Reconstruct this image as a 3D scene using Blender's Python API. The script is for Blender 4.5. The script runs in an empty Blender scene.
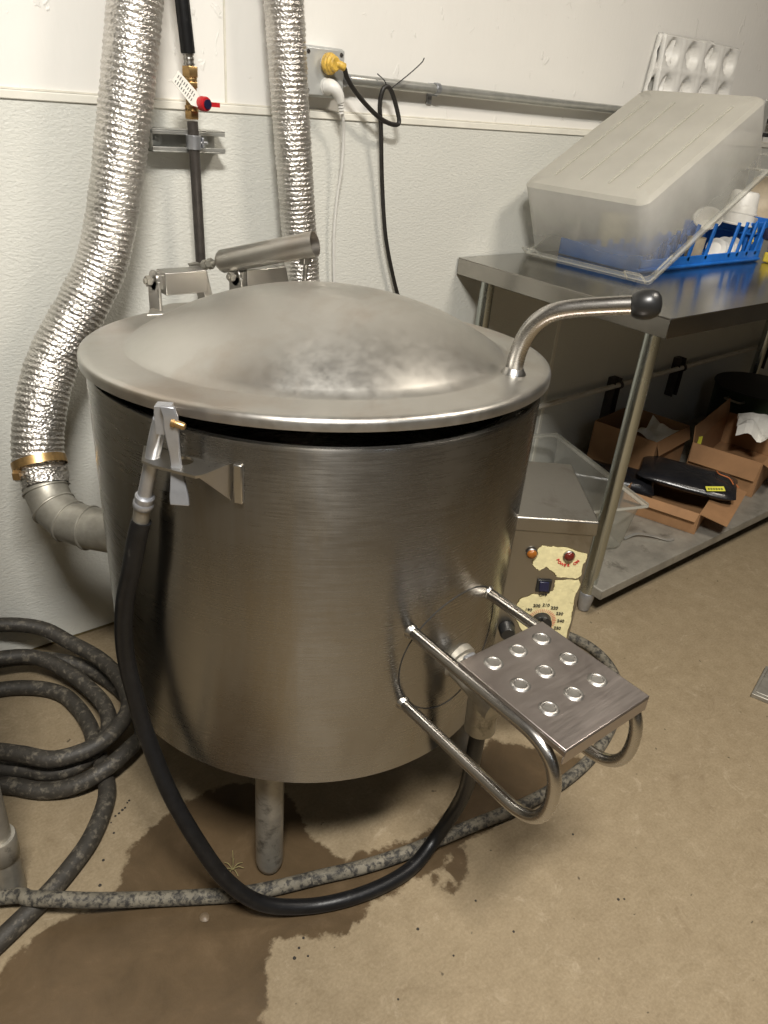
import bpy, bmesh, math, random
from mathutils import Vector, Matrix, noise as mnoise
random.seed(7)
R = math.radians
C = bpy.context.scene
COL = C.collection

# ------------------------------------------------------------------ camera
H = 1.25
yaw, pitch, roll, FPX = 0.7019, -0.5052, 0.0888, 745.78
fw = Vector((math.sin(yaw)*math.cos(pitch), math.cos(yaw)*math.cos(pitch), math.sin(pitch)))
rt = Vector((math.cos(yaw), -math.sin(yaw), 0)); up = rt.cross(fw)
rt2 = math.cos(roll)*rt + math.sin(roll)*up
up2 = -math.sin(roll)*rt + math.cos(roll)*up
cam = bpy.data.cameras.new('camera'); co = bpy.data.objects.new('camera', cam); COL.objects.link(co)
mw = Matrix((rt2, up2, -fw)).transposed().to_4x4(); mw.translation = Vector((0, 0, H))
co.matrix_world = mw
cam.sensor_fit = 'VERTICAL'; cam.sensor_height = 36; cam.sensor_width = 27
cam.lens = FPX/1024*36; cam.clip_start = 0.02
C.camera = co

# ------------------------------------------------------------------ light, exposure
w = bpy.data.worlds.new('world'); C.world = w; w.use_nodes = True
w.node_tree.nodes['Background'].inputs[0].default_value = (0.9, 0.95, 1, 1)
w.node_tree.nodes['Background'].inputs[1].default_value = 0.02
def area(name, loc, sx, sy, power, col, rz=0.0):
    l = bpy.data.lights.new(name, 'AREA'); l.shape = 'RECTANGLE'; l.size = sx; l.size_y = sy
    l.energy = power; l.color = col
    o = bpy.data.objects.new(name, l); COL.objects.link(o); o.location = loc; o.rotation_euler = (0, 0, rz)
    return o
area('ceiling_lamp_near', (-0.10, -0.28, 2.66), 0.60, 0.25, 108, (1.0, 0.96, 0.90))
area('highlight_light_back', (0.55, -2.0, 2.66), 0.30, 1.2, 5, (0.78, 0.87, 1.0))  # unseen cool light added behind the camera for a highlight on the kettle
area('fill_light_right', (1.75, 0.05, 2.66), 0.60, 0.25, 30, (1.0, 0.91, 0.79))  # unseen fill light added to brighten the wall, bin and table on the right
C.view_settings.view_transform = 'Standard'; C.view_settings.look = 'None'
C.view_settings.gamma = 1.0; C.view_settings.exposure = 0.22
C.view_settings.use_curve_mapping = False
C.cycles.transparent_max_bounces = 40
C.cycles.max_bounces = 10
C.cycles.glossy_bounces = 6
C.cycles.sample_clamp_indirect = 4.0

# ------------------------------------------------------------------ materials
def newmat(name):
    m = bpy.data.materials.new(name); m.use_nodes = True
    nt = m.node_tree; b = nt.nodes['Principled BSDF']
    return m, nt, b
def N(nt, t, **kw):
    n = nt.nodes.new(t)
    for k, v in kw.items():
        if k in n.inputs.keys(): n.inputs[k].default_value = v
        else: setattr(n, k, v)
    return n
def coords(nt, scale=(1, 1, 1), rot=(0, 0, 0)):
    tc = N(nt, 'ShaderNodeTexCoord'); mp = N(nt, 'ShaderNodeMapping')
    mp.inputs['Scale'].default_value = scale; mp.inputs['Rotation'].default_value = rot
    nt.links.new(tc.outputs['Object'], mp.inputs[0]); return mp.outputs[0]
def ramp(nt, fac, stops):
    r = N(nt, 'ShaderNodeValToRGB'); el = r.color_ramp.elements
    while len(el) < len(stops): el.new(0.5)
    for e, (p, c) in zip(el, stops):
        e.position = p; e.color = (*c, 1) if len(c) == 3 else c
    nt.links.new(fac, r.inputs[0]); return r.outputs[0]
def noise(nt, vec, scale, detail=4, rough=0.5, dist=0.0):
    n = N(nt, 'ShaderNodeTexNoise'); n.inputs['Scale'].default_value = scale
    n.inputs['Detail'].default_value = detail; n.inputs['Roughness'].default_value = rough
    n.inputs['Distortion'].default_value = dist
    nt.links.new(vec, n.inputs['Vector']); return n.outputs[0]
def bump(nt, b, h, strength, dist, prev=None):
    n = N(nt, 'ShaderNodeBump'); n.inputs['Strength'].default_value = strength; n.inputs['Distance'].default_value = dist
    nt.links.new(h, n.inputs['Height'])
    if prev: nt.links.new(prev, n.inputs['Normal'])
    nt.links.new(n.outputs[0], b.inputs['Normal']); return n.outputs[0]
def mixc(nt, fac, a, c, mode='MIX'):
    m = N(nt, 'ShaderNodeMix', data_type='RGBA', blend_type=mode)
    for s, v in ((0, fac), (6, a), (7, c)):
        if isinstance(v, (int, float)): m.inputs[s].default_value = v
        elif isinstance(v, tuple): m.inputs[s].default_value = (*v, 1)
        else: nt.links.new(v, m.inputs[s])
    return m.outputs[2]
def math_(nt, op, a, b_=0.0):
    m = N(nt, 'ShaderNodeMath', operation=op)
    for i, v in enumerate((a, b_)):
        if isinstance(v, (int, float)): m.inputs[i].default_value = v
        else: nt.links.new(v, m.inputs[i])
    return m.outputs[0]

def plain(name, col, rough=0.5, metal=0.0, var=0.12, vs=30, bmp=0.0, spec=None, dirt=None, dscale=12):
    m, nt, b = newmat(name)
    v = coords(nt)
    n = noise(nt, v, vs, 5, 0.6)
    lo = tuple(max(0, c*(1-var)) for c in col); hi = tuple(min(1, c*(1+var)) for c in col)
    c = ramp(nt, n, [(0.3, lo), (0.7, hi)])
    if dirt:
        d = ramp(nt, noise(nt, v, dscale, 8, 0.7, 0.3), [(dirt[1], (0, 0, 0)), (dirt[1]+0.12, (1, 1, 1))])
        c = mixc(nt, d, c, dirt[0])
    nt.links.new(c, b.inputs['Base Color'])
    b.inputs['Roughness'].default_value = rough; b.inputs['Metallic'].default_value = metal
    if spec is not None: b.inputs['Specular IOR Level'].default_value = spec
    if bmp: bump(nt, b, noise(nt, v, vs*3, 6, 0.6), bmp, 0.002)
    return m
def steel(name, col, rough, grain=(1, 1, 60), gs=8, aniso=0.0, arot=0.0, stain=None, bs=0.05, blotch=0.08):
    """brushed stainless steel: fine scratches along one direction and soft blotches of wear"""
    m, nt, b = newmat(name)
    v = coords(nt, grain); v0 = coords(nt)
    g = noise(nt, v, gs, 6, 0.65)
    bl = noise(nt, v0, 5, 5, 0.6, 0.4)
    c = ramp(nt, bl, [(0.3, tuple(x*(1-blotch) for x in col)), (0.7, col)])
    if stain:
        sm = ramp(nt, noise(nt, coords(nt, stain[2]), stain[1], 6, 0.62, 0.5), [(stain[3], (0, 0, 0)), (stain[3]+0.16, (1, 1, 1))])
        c = mixc(nt, sm, c, stain[0])
    nt.links.new(c, b.inputs['Base Color'])
    b.inputs['Metallic'].default_value = 1
    rr = N(nt, 'ShaderNodeMapRange'); rr.inputs[1].default_value = 0.3; rr.inputs[2].default_value = 0.7
    rr.inputs[3].default_value = rough*0.8; rr.inputs[4].default_value = rough*1.25
    mixn = math_(nt, 'ADD', math_(nt, 'MULTIPLY', g, 0.5), math_(nt, 'MULTIPLY', bl, 0.5))
    nt.links.new(mixn, rr.inputs[0]); nt.links.new(rr.outputs[0], b.inputs['Roughness'])
    if aniso:
        b.inputs['Anisotropic'].default_value = aniso; b.inputs['Anisotropic Rotation'].default_value = arot
        t = N(nt, 'ShaderNodeTangent', direction_type='RADIAL', axis='Z'); nt.links.new(t.outputs[0], b.inputs['Tangent'])
    bump(nt, b, g, bs, 0.0015)
    return m

M = {}
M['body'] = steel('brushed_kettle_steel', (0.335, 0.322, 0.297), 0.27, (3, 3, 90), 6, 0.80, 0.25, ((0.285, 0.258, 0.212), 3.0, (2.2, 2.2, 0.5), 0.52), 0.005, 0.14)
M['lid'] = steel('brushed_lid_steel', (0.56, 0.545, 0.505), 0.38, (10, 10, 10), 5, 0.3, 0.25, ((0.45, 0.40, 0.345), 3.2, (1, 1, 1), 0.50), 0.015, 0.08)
M['steel'] = steel('bent_steel', (0.46, 0.445, 0.415), 0.30, (20, 20, 20), 8)
M['tube'] = steel('polished_steel_tube', (0.47, 0.45, 0.42), 0.25, (8, 8, 40), 6, bs=0.01)
M['tread'] = steel('worn_step_steel', (0.43, 0.385, 0.36), 0.36, (3, 40, 3), 6, stain=((0.34, 0.30, 0.28), 9, (1, 1, 1), 0.52), bs=0.04)
M['button'] = steel('worn_button_steel', (0.38, 0.365, 0.34), 0.42, (20, 20, 20), 8)
M['boxsteel'] = steel('control_box_steel', (0.34, 0.325, 0.295), 0.36, (30, 30, 3), 6, stain=((0.25, 0.23, 0.20), 14, (1, 1, 1), 0.56), bs=0.05)
M['table'] = steel('galvanised_table_steel', (0.44, 0.42, 0.385), 0.19, (2, 40, 2), 6, stain=((0.38, 0.355, 0.32), 7, (1, 1, 1), 0.55), bs=0.008, blotch=0.2)
M['galv'] = steel('galvanised_tube', (0.52, 0.55, 0.52), 0.24, (6, 6, 2), 9)
M['conduit'] = plain('galvanised_conduit', (0.46, 0.46, 0.43), 0.38, 0.7, 0.15, 25)
M['zinc'] = plain('cast_zinc', (0.40, 0.41, 0.43), 0.34, 0.75, 0.12, 40)
M['grey_paint'] = plain('grey_cast_metal', (0.54, 0.55, 0.53), 0.45, 0.5, 0.08, 30, 0.1)
M['brass'] = plain('aged_brass', (0.46, 0.30, 0.13), 0.35, 0.9, 0.25, 60)
M['iron'] = plain('dark_iron_pipe', (0.055, 0.048, 0.042), 0.42, 0.3, 0.3, 50, 0.1)
M['rubber'] = plain('black_rubber', (0.006, 0.006, 0.0065), 0.38, 0, 0.3, 60, 0.15, spec=0.35, dirt=((0.06, 0.058, 0.052), 0.64), dscale=60)
M['coil'] = plain('dirty_dark_hose', (0.030, 0.026, 0.020), 0.6, 0, 0.3, 60, 0.4, dirt=((0.115, 0.10, 0.075), 0.52), dscale=70)
M['dirty'] = plain('muddy_grey_hose', (0.135, 0.12, 0.09), 0.75, 0, 0.3, 40, 0.5, dirt=((0.022, 0.020, 0.017), 0.46), dscale=95)
M['blackrub'] = plain('black_plastic', (0.012, 0.012, 0.012), 0.35, 0, 0.2, 40)
M['cable'] = plain('black_cable', (0.016, 0.014, 0.012), 0.45, 0, 0.2, 40)
M['white'] = plain('white_plastic', (0.72, 0.71, 0.67), 0.4, 0, 0.04, 30)
M['whitecord'] = plain('white_cord', (0.62, 0.61, 0.57), 0.45, 0, 0.05, 30)
M['red'] = plain('red_plastic', (0.45, 0.015, 0.02), 0.35, 0, 0.15, 30)
M['navy'] = plain('navy_plastic', (0.010, 0.011, 0.035), 0.35)
M['paper'] = plain('paper', (0.72, 0.70, 0.64), 0.7, 0, 0.05, 30)
M['ink'] = plain('grey_ink', (0.10, 0.10, 0.10), 0.8)
M['blackink'] = plain('black_ink', (0.01, 0.01, 0.01), 0.7)
M['redink'] = plain('red_ink', (0.55, 0.03, 0.03), 0.7)
M['yellow'] = plain('yellow_plug', (0.62, 0.40, 0.07), 0.4, 0, 0.4, 90, 0.1, dirt=((0.12, 0.08, 0.03), 0.60), dscale=120)
M['cream'] = plain('peeling_cream_label', (0.66, 0.59, 0.33), 0.55, 0, 0.12, 70, 0.4, dirt=((0.30, 0.24, 0.10), 0.61), dscale=60)
M['labeledge'] = plain('torn_label_edge', (0.10, 0.075, 0.03), 0.8, 0, 0.3, 90)
M['amber'] = plain('amber_lens', (0.22, 0.075, 0.012), 0.15, 0, 0.3, 60)
M['redlens'] = plain('dark_red_lens', (0.09, 0.012, 0.008), 0.12, 0, 0.3, 60)
M['blue'] = plain('blue_rack_plastic', (0.015, 0.15, 0.56), 0.38, 0, 0.15, 20)
M['card'] = plain('brown_cardboard', (0.27, 0.145, 0.065), 0.8, 0, 0.12, 14)
M['cardin'] = plain('cardboard_inside', (0.27, 0.150, 0.070), 0.85, 0, 0.12, 14)
M['bag'] = plain('black_bag_plastic', (0.012, 0.012, 0.014), 0.25, 0, 0.2, 20, 0.3)
M['orange'] = plain('orange_edge', (0.42, 0.13, 0.04), 0.6)
M['labely'] = plain('yellow_label', (0.60, 0.58, 0.06), 0.6)
M['pot'] = plain('dark_green_enamel', (0.022, 0.035, 0.018), 0.5)
M['potlid'] = plain('black_enamel', (0.008, 0.008, 0.008), 0.6)
M['dustmetal'] = plain('dusty_elbow_metal', (0.33, 0.315, 0.27), 0.48, 0.7, 0.2, 35, 0.15)
M['ylw'] = plain('yellow_plastic', (0.65, 0.50, 0.06), 0.4)
M['creamjug'] = plain('cream_plastic', (0.66, 0.60, 0.40), 0.5)
M['beige'] = plain('beige_plastic', (0.50, 0.43, 0.32), 0.55)
M['black_hole'] = plain('dark_tar_patch', (0.006, 0.006, 0.006), 0.5)
M['gravel'] = plain('dark_crumb', (0.02, 0.016, 0.012), 0.8)
M['stone'] = plain('pebble_stone', (0.13, 0.095, 0.06), 0.5)
M['weed'] = plain('dry_weed', (0.20, 0.17, 0.07), 0.8)
M['dirtysteel'] = plain('grimy_steel', (0.34, 0.32, 0.275), 0.42, 0.65, 0.2, 25, 0.15, dirt=((0.14, 0.13, 0.11), 0.56), dscale=20)

# wall paint
def wallmat(name, col, kind):
    m, nt, b = newmat(name); v = coords(nt)
    n = noise(nt, v, 2.2, 4, 0.6)
    c = ramp(nt, n, [(0.3, tuple(x*0.94 for x in col)), (0.7, col)])
    if kind == 'upper':
        sp = ramp(nt, noise(nt, coords(nt, (1, 1, 0.6)), 30, 3, 0.55, 0.8), [(0.66, (0, 0, 0)), (0.70, (1, 1, 1))])
        c = mixc(nt, math_(nt, 'MULTIPLY', sp, 0.07), c, tuple(x*0.6 for x in col))
        h = noise(nt, coords(nt, (1, 1, 0.35)), 60, 5, 0.6)
        nb = bump(nt, b, h, 0.22, 0.003)
        bump(nt, b, sp, 0.4, 0.003, nb)
        b.inputs['Roughness'].default_value = 0.45
    else:
        h = noise(nt, coords(nt, (1.0, 1, 1.9)), 125, 2, 0.5, 0.3)
        bump(nt, b, h, 0.55, 0.003)
        b.inputs['Roughness'].default_value = 0.36
    nt.links.new(c, b.inputs['Base Color'])
    return m
M['upper'] = wallmat('painted_wall', (0.78, 0.765, 0.72), 'upper')
M['frp'] = wallmat('pebbled_wall_panel', (0.61, 0.61, 0.56), 'frp')
M['farwall'] = plain('dim_far_wall', (0.09, 0.08, 0.065), 0.6)
M['trim'] = plain('painted_trim', (0.72, 0.70, 0.62), 0.5, 0, 0.06, 12)
M['caulk'] = plain('yellowed_caulk', (0.66, 0.63, 0.54), 0.6)
M['wallpipe'] = plain('painted_wall_pipe', (0.62, 0.58, 0.50), 0.5)

# concrete floor; «wet» is a stain mask stored on the floor's points
def floormat():
    m, nt, b = newmat('concrete_floor'); v = coords(nt)
    n1 = noise(nt, v, 3.0, 6, 0.62, 0.3); n2 = noise(nt, v, 26, 8, 0.7); n3 = noise(nt, v, 190, 3, 0.6)
    c = ramp(nt, n1, [(0.28, (0.181, 0.132, 0.075)), (0.52, (0.224, 0.170, 0.099)), (0.75, (0.258, 0.201, 0.123))])
    c = mixc(nt, 0.6, c, ramp(nt, n2, [(0.3, (0.170, 0.130, 0.077)), (0.72, (0.290, 0.233, 0.152))]))
    c = mixc(nt, 0.25, c, ramp(nt, n3, [(0.35, (0.103, 0.077, 0.046)), (0.7, (0.284, 0.228, 0.149))]))
    # rubbed brown marks, fine grit and pale worn flecks
    gr = ramp(nt, noise(nt, v, 60, 9, 0.8, 0.5), [(0.54, (0, 0, 0)), (0.66, (1, 1, 1))])
    zone = ramp(nt, noise(nt, v, 4.5, 5, 0.7, 0.8), [(0.50, (0, 0, 0)), (0.66, (1, 1, 1))])
    c = mixc(nt, math_(nt, 'MULTIPLY', math_(nt, 'MULTIPLY', gr, zone), 0.55), c, (0.120, 0.085, 0.052))
    pf = ramp(nt, noise(nt, v, 15, 9, 0.8, 1.2), [(0.56, (0, 0, 0)), (0.68, (1, 1, 1))])
    c = mixc(nt, math_(nt, 'MULTIPLY', pf, 0.28), c, (0.44, 0.37, 0.265))
    dm = ramp(nt, noise(nt, v, 11, 7, 0.75, 1.0), [(0.60, (0, 0, 0)), (0.72, (1, 1, 1))])
    c = mixc(nt, math_(nt, 'MULTIPLY', dm, 0.35), c, (0.17, 0.125, 0.078))
    # small dark specks
    sp = ramp(nt, noise(nt, v, 42, 2, 0.5), [(0.735, (0, 0, 0)), (0.755, (1, 1, 1))])
    c = mixc(nt, math_(nt, 'MULTIPLY', sp, 0.7), c, (0.026, 0.018, 0.010))
    # brownish worn patches
    sc = ramp(nt, noise(nt, v, 5.5, 7, 0.75, 0.6), [(0.60, (0, 0, 0)), (0.72, (1, 1, 1))])
    c = mixc(nt, math_(nt, 'MULTIPLY', sc, 0.55), c, (0.113, 0.076, 0.040))
    # hairline scratches
    s2 = ramp(nt, noise(nt, coords(nt, (1, 9, 1), (0, 0, 0.7)), 9, 6, 0.7, 1.5), [(0.485, (0, 0, 0)), (0.5, (1, 1, 1)), (0.515, (0, 0, 0))])
    c = mixc(nt, math_(nt, 'MULTIPLY', s2, 0.22), c, (0.320, 0.270, 0.186))
    at = N(nt, 'ShaderNodeAttribute', attribute_name='wet')
    wn = math_(nt, 'ADD', at.outputs['Fac'], math_(nt, 'MULTIPLY', math_(nt, 'SUBTRACT', noise(nt, v, 24, 7, 0.7), 0.5), 0.9))
    wet = ramp(nt, wn, [(0.45, (0, 0, 0)), (0.56, (1, 1, 1))])
    wcol = ramp(nt, noise(nt, v, 9, 7, 0.7, 0.4), [(0.3, (0.057, 0.038, 0.019)), (0.55, (0.078, 0.052, 0.027)), (0.8, (0.123, 0.085, 0.048))])
    c = mixc(nt, wet, c, wcol)
    nt.links.new(c, b.inputs['Base Color'])
    r = N(nt, 'ShaderNodeMapRange'); r.inputs[3].default_value = 0.62; r.inputs[4].default_value = 0.42
    nt.links.new(wet, r.inputs[0]); nt.links.new(r.outputs[0], b.inputs['Roughness'])
    b.inputs['Specular IOR Level'].default_value = 0.3
    nb = bump(nt, b, n2, 0.25, 0.004); bump(nt, b, n3, 0.25, 0.001, nb)
    return m
M['floor'] = floormat()

# foil duct
def foilmat():
    m, nt, b = newmat('crinkled_foil'); v = coords(nt)
    c = ramp(nt, noise(nt, v, 14, 6, 0.7), [(0.3, (0.52, 0.50, 0.465)), (0.7, (0.72, 0.69, 0.65))])
    nt.links.new(c, b.inputs['Base Color']); b.inputs['Metallic'].default_value = 0.95
    b.inputs['Roughness'].default_value = 0.34
    vo = N(nt, 'ShaderNodeTexVoronoi'); vo.inputs['Scale'].default_value = 170; nt.links.new(coords(nt, (1, 1, 1.6)), vo.inputs['Vector'])
    nb = bump(nt, b, vo.outputs[0], 0.55, 0.003)
    bump(nt, b, noise(nt, v, 70, 5, 0.7), 0.5, 0.004, nb)
    return m
M['foil'] = foilmat()

# clear / frosted plastic: a fixed mix of see-through, diffuse and gloss
def clearmat(name, col, lo, hi, axis_lo=0.0, axis_hi=0.2, rough=0.18):
    """lo / hi: how much the scuffed plastic veils what is behind, at local height axis_lo / axis_hi"""
    m, nt, b = newmat(name)
    out = nt.nodes['Material Output']
    tr = N(nt, 'ShaderNodeBsdfTransparent'); tr.inputs[0].default_value = (0.97, 0.97, 0.95, 1)
    b.inputs['Base Color'].default_value = (*col, 1); b.inputs['Roughness'].default_value = rough
    tc = N(nt, 'ShaderNodeTexCoord'); sx = N(nt, 'ShaderNodeSeparateXYZ'); nt.links.new(tc.outputs['Object'], sx.inputs[0])
    mr = N(nt, 'ShaderNodeMapRange'); mr.inputs[1].default_value = axis_lo; mr.inputs[2].default_value = axis_hi
    mr.inputs[3].default_value = lo; mr.inputs[4].default_value = hi
    nt.links.new(sx.outputs['Z'], mr.inputs[0])
    ns = math_(nt, 'MULTIPLY', math_(nt, 'SUBTRACT', noise(nt, tc.outputs['Object'], 9, 5, 0.6), 0.5), 0.25)
    f = math_(nt, 'ADD', mr.outputs[0], ns)
    fr = N(nt, 'ShaderNodeFresnel'); fr.inputs[0].default_value = 1.35
    f = math_(nt, 'ADD', f, math_(nt, 'MULTIPLY', fr.outputs[0], 0.35))
    mx = N(nt, 'ShaderNodeMixShader'); nt.links.new(f, mx.inputs[0])
    tl = N(nt, 'ShaderNodeBsdfTranslucent'); tl.inputs[0].default_value = (*col, 1)
    m2 = N(nt, 'ShaderNodeMixShader'); m2.inputs[0].default_value = 0.35
    nt.links.new(b.outputs[0], m2.inputs[1]); nt.links.new(tl.outputs[0], m2.inputs[2])
    nt.links.new(tr.outputs[0], mx.inputs[1]); nt.links.new(m2.outputs[0], mx.inputs[2])
    nt.links.new(mx.outputs[0], out.inputs[0])
    return m
M['bin'] = clearmat('scuffed_clear_plastic', (0.74, 0.73, 0.69), 0.13, 0.72, 0.01, 0.19)
M['binbase'] = clearmat('frosted_clear_base', (0.62, 0.60, 0.53), 0.80, 0.84, 0.0, 0.2, 0.35)
M['binrim'] = clearmat('clear_plastic_rim', (0.74, 0.73, 0.68), 0.17, 0.17)
M['tub'] = clearmat('clear_tub_plastic', (0.55, 0.54, 0.48), 0.12, 0.16)
M['tubrim'] = clearmat('clear_tub_rim', (0.62, 0.61, 0.55), 0.34, 0.34)

# ------------------------------------------------------------------ geometry helpers
class MB:
    def __init__(s): s.v = []; s.f = []
    def add(s, vs, fs):
        o = len(s.v); s.v += [Vector(p) for p in vs]; s.f += [tuple(i+o for i in f) for f in fs]; return s
    def box(s, lo, hi, mat=None):
        x0, y0, z0 = lo; x1, y1, z1 = hi
        vs = [(x0, y0, z0), (x1, y0, z0), (x1, y1, z0), (x0, y1, z0), (x0, y0, z1), (x1, y0, z1), (x1, y1, z1), (x0, y1, z1)]
        if mat: vs = [mat @ Vector(p) for p in vs]
        return s.add(vs, [(0, 3, 2, 1), (4, 5, 6, 7), (0, 1, 5, 4), (1, 2, 6, 5), (2, 3, 7, 6), (3, 0, 4, 7)])
    def tube(s, path, r, seg=16, smooth=6, closed=False, cap=True, rf=None, flat=1.0):
        pts = spline(path, smooth, closed) if smooth > 1 else [Vector(p) for p in path]
        n = len(pts); fr = frames(pts, closed); rings = []
        L = 0.0
        for i, p in enumerate(pts):
            if i: L += (p-pts[i-1]).length
            t, a, b = fr[i]; ring = []
            for k in range(seg):
                th = 2*math.pi*k/seg
                rr = r if not callable(r) else r(i/(n-1))
                if rf: rr += rf(L, th)
                ring.append(p + a*math.cos(th)*rr + b*math.sin(th)*rr*flat)
            rings.append(ring)
        vs = [q for g in rings for q in g]; fs = []
        m = n if closed else n-1
        for i in range(m):
            j = (i+1) % n
            for k in range(seg):
                k2 = (k+1) % seg
                fs.append((i*seg+k, i*seg+k2, j*seg+k2, j*seg+k))
        if cap and not closed:
            fs.append(tuple(range(seg-1, -1, -1))); fs.append(tuple((n-1)*seg+k for k in range(seg)))
        return s.add(vs, fs)
    def lathe(s, prof, c=(0, 0, 0), axis=(0, 0, 1), seg=48):
        c = Vector(c); q = Vector((0, 0, 1)).rotation_difference(Vector(axis).normalized())
        vs = []; idx = []
        for (r, z) in prof:
            if r < 1e-6: idx.append([len(vs)]*seg); vs.append(c+q @ Vector((0, 0, z)))
            else:
                idx.append([len(vs)+k for k in range(seg)])
                for k in range(seg):
                    th = 2*math.pi*k/seg; vs.append(c+q @ Vector((r*math.cos(th), r*math.sin(th), z)))
        fs = []
        for i in range(len(prof)-1):
            for k in range(seg):
                k2 = (k+1) % seg
                f = (idx[i][k], idx[i][k2], idx[i+1][k2], idx[i+1][k])
                g = []
                for x in f:
                    if x not in g: g.append(x)
                if len(g) > 2: fs.append(tuple(g))
        return s.add(vs, fs)
    def prism(s, poly, thick, o=(0, 0, 0), u=(1, 0, 0), v=(0, 1, 0)):
        o, u, v = Vector(o), Vector(u), Vector(v); n = u.cross(v).normalized(); k = len(poly)
        a = [o+u*p[0]+v*p[1] for p in poly]
        vs = a+[p+n*thick for p in a]
        return s.add(vs, [tuple(range(k-1, -1, -1)), tuple(range(k, 2*k))]+[(i, (i+1) % k, k+(i+1) % k, k+i) for i in range(k)])
    def merge(s, m2, mat=None):
        return s.add([mat @ p for p in m2.v] if mat else m2.v, m2.f)

def spline(path, n, closed=False):
    P = [Vector(p) for p in path]; out = []
    m = len(P)
    rng = range(m) if closed else range(m-1)
    for i in rng:
        if closed: p0, p1, p2, p3 = P[(i-1) % m], P[i], P[(i+1) % m], P[(i+2) % m]
        else: p0, p1, p2, p3 = P[max(i-1, 0)], P[i], P[i+1], P[min(i+2, m-1)]
        if i == 0 and not closed: p0 = p1+(p1-p2)
        if i == m-2 and not closed: p3 = p2+(p2-p1)
        for k in range(n):
            t = k/n
            # centripetal-like damping: plain Catmull-Rom
            out.append(0.5*((2*p1)+(-p0+p2)*t+(2*p0-5*p1+4*p2-p3)*t*t+(-p0+3*p1-3*p2+p3)*t**3))
    if not closed: out.append(P[-1].copy())
    return out
def frames(pts, closed=False):
    n = len(pts); T = []
    for i in range(n):
        a = pts[(i-1) % n] if closed else pts[max(i-1, 0)]
        b = pts[(i+1) % n] if closed else pts[min(i+1, n-1)]
        d = b-a; T.append(d.normalized() if d.length > 1e-9 else Vector((0, 0, 1)))
    t = T[0]; ref = Vector((0, 0, 1)) if abs(t.z) < 0.9 else Vector((1, 0, 0))
    a = ref.cross(t).normalized(); out = []
    for i in range(n):
        if i:
            q = T[i-1].rotation_difference(T[i]); a = q @ a
        a = (a-T[i]*a.dot(T[i])).normalized()
        out.append((T[i], a, T[i].cross(a)))
    return out
def fillet(pts, r, n=6):
    """polyline with rounded corners"""
    P = [Vector(p) for p in pts]; out = [P[0]]
    for i in range(1, len(P)-1):
        a, b, c = P[i-1], P[i], P[i+1]
        d1 = (a-b); d2 = (c-b); rr = min(r, d1.length*0.49, d2.length*0.49)
        p1 = b+d1.normalized()*rr; p2 = b+d2.normalized()*rr
        for k in range(n+1):
            t = k/n; out.append((1-t)**2*p1+2*t*(1-t)*b+t*t*p2)
    out.append(P[-1]); return out

ORG = {}
def org(o): return ORG[o.name] if o else Vector((0, 0, 0))
def build(name, mb, mat, parent=None, bevel=0.0, bseg=2, smooth=True, angle=35, mats=None, solid=0.0):
    """one mesh object from world-space geometry"""
    me = bpy.data.meshes.new(name)
    if parent: o0 = org(parent)
    else:
        xs = [p.x for p in mb.v]; ys = [p.y for p in mb.v]; zs = [p.z for p in mb.v]
        o0 = Vector(((min(xs)+max(xs))/2, (min(ys)+max(ys))/2, min(zs)))
    me.from_pydata([p-o0 for p in mb.v], [], mb.f); me.update()
    bm = bmesh.new(); bm.from_mesh(me); bmesh.ops.recalc_face_normals(bm, faces=bm.faces); bm.to_mesh(me); bm.free()
    for p in me.polygons: p.use_smooth = smooth
    if smooth: me.set_sharp_from_angle(angle=R(angle))
    me.materials.append(mat)
    o = bpy.data.objects.new(name, me); COL.objects.link(o)
    if parent: o.parent = parent; ORG[o.name] = o0
    else: o.location = o0; ORG[o.name] = o0
    if solid:
        md = o.modifiers.new('s', 'SOLIDIFY'); md.thickness = solid; md.offset = 0
    if bevel:
        md = o.modifiers.new('b', 'BEVEL'); md.width = bevel; md.segments = bseg; md.limit_method = 'ANGLE'; md.angle_limit = R(40)
        md.harden_normals = False
    return o
def thing(name, label, cat, loc, group=None):
    o = bpy.data.objects.new(name, None); COL.objects.link(o); o.location = loc; o.empty_display_size = 0.05
    o['label'] = label; o['category'] = cat
    if group: o['group'] = group
    ORG[o.name] = Vector(loc); return o
def tag(o, label, cat, group=None):
    o['label'] = label; o['category'] = cat
    if group: o['group'] = group
    return o
def struct(name, mb, mat, **kw):
    o = build(name, mb, mat, **kw); o['kind'] = 'structure'; return o
def text(name, s, size, pos, u, v, mat, parent, thick=0.0004, align='CENTER', shear=0.0):
    """flat lettering as a mesh, baseline direction u, up direction v"""
    cu = bpy.data.curves.new('t', 'FONT'); cu.body = s; cu.size = size; cu.extrude = thick; cu.align_x = align; cu.align_y = 'CENTER'; cu.shear = shear
    cu.offset = size*0.018
    to = bpy.data.objects.new('t', cu); COL.objects.link(to)
    me = bpy.data.meshes.new_from_object(to); bpy.data.objects.remove(to)
    u = Vector(u).normalized(); v = Vector(v).normalized(); n = u.cross(v)
    Mx = Matrix((u, v, n)).transposed().to_4x4(); Mx.translation = Vector(pos)-org(parent)
    me.transform(Mx); me.materials.clear(); me.materials.append(mat); me.name = name
    return me
def joinmesh(name, meshes, mat, parent):
    bm = bmesh.new()
    for m in meshes: bm.from_mesh(m)
    me = bpy.data.meshes.new(name); bm.to_mesh(me); bm.free(); me.materials.append(mat)
    o = bpy.data.objects.new(name, me); COL.objects.link(o); o.parent = parent; ORG[o.name] = org(parent); return o
def frame(o, u, v, n=None):
    u = Vector(u).normalized(); v = Vector(v).normalized(); n = n or u.cross(v)
    m = Matrix((u, v, n)).transposed().to_4x4(); m.translation = Vector(o); return m
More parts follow.
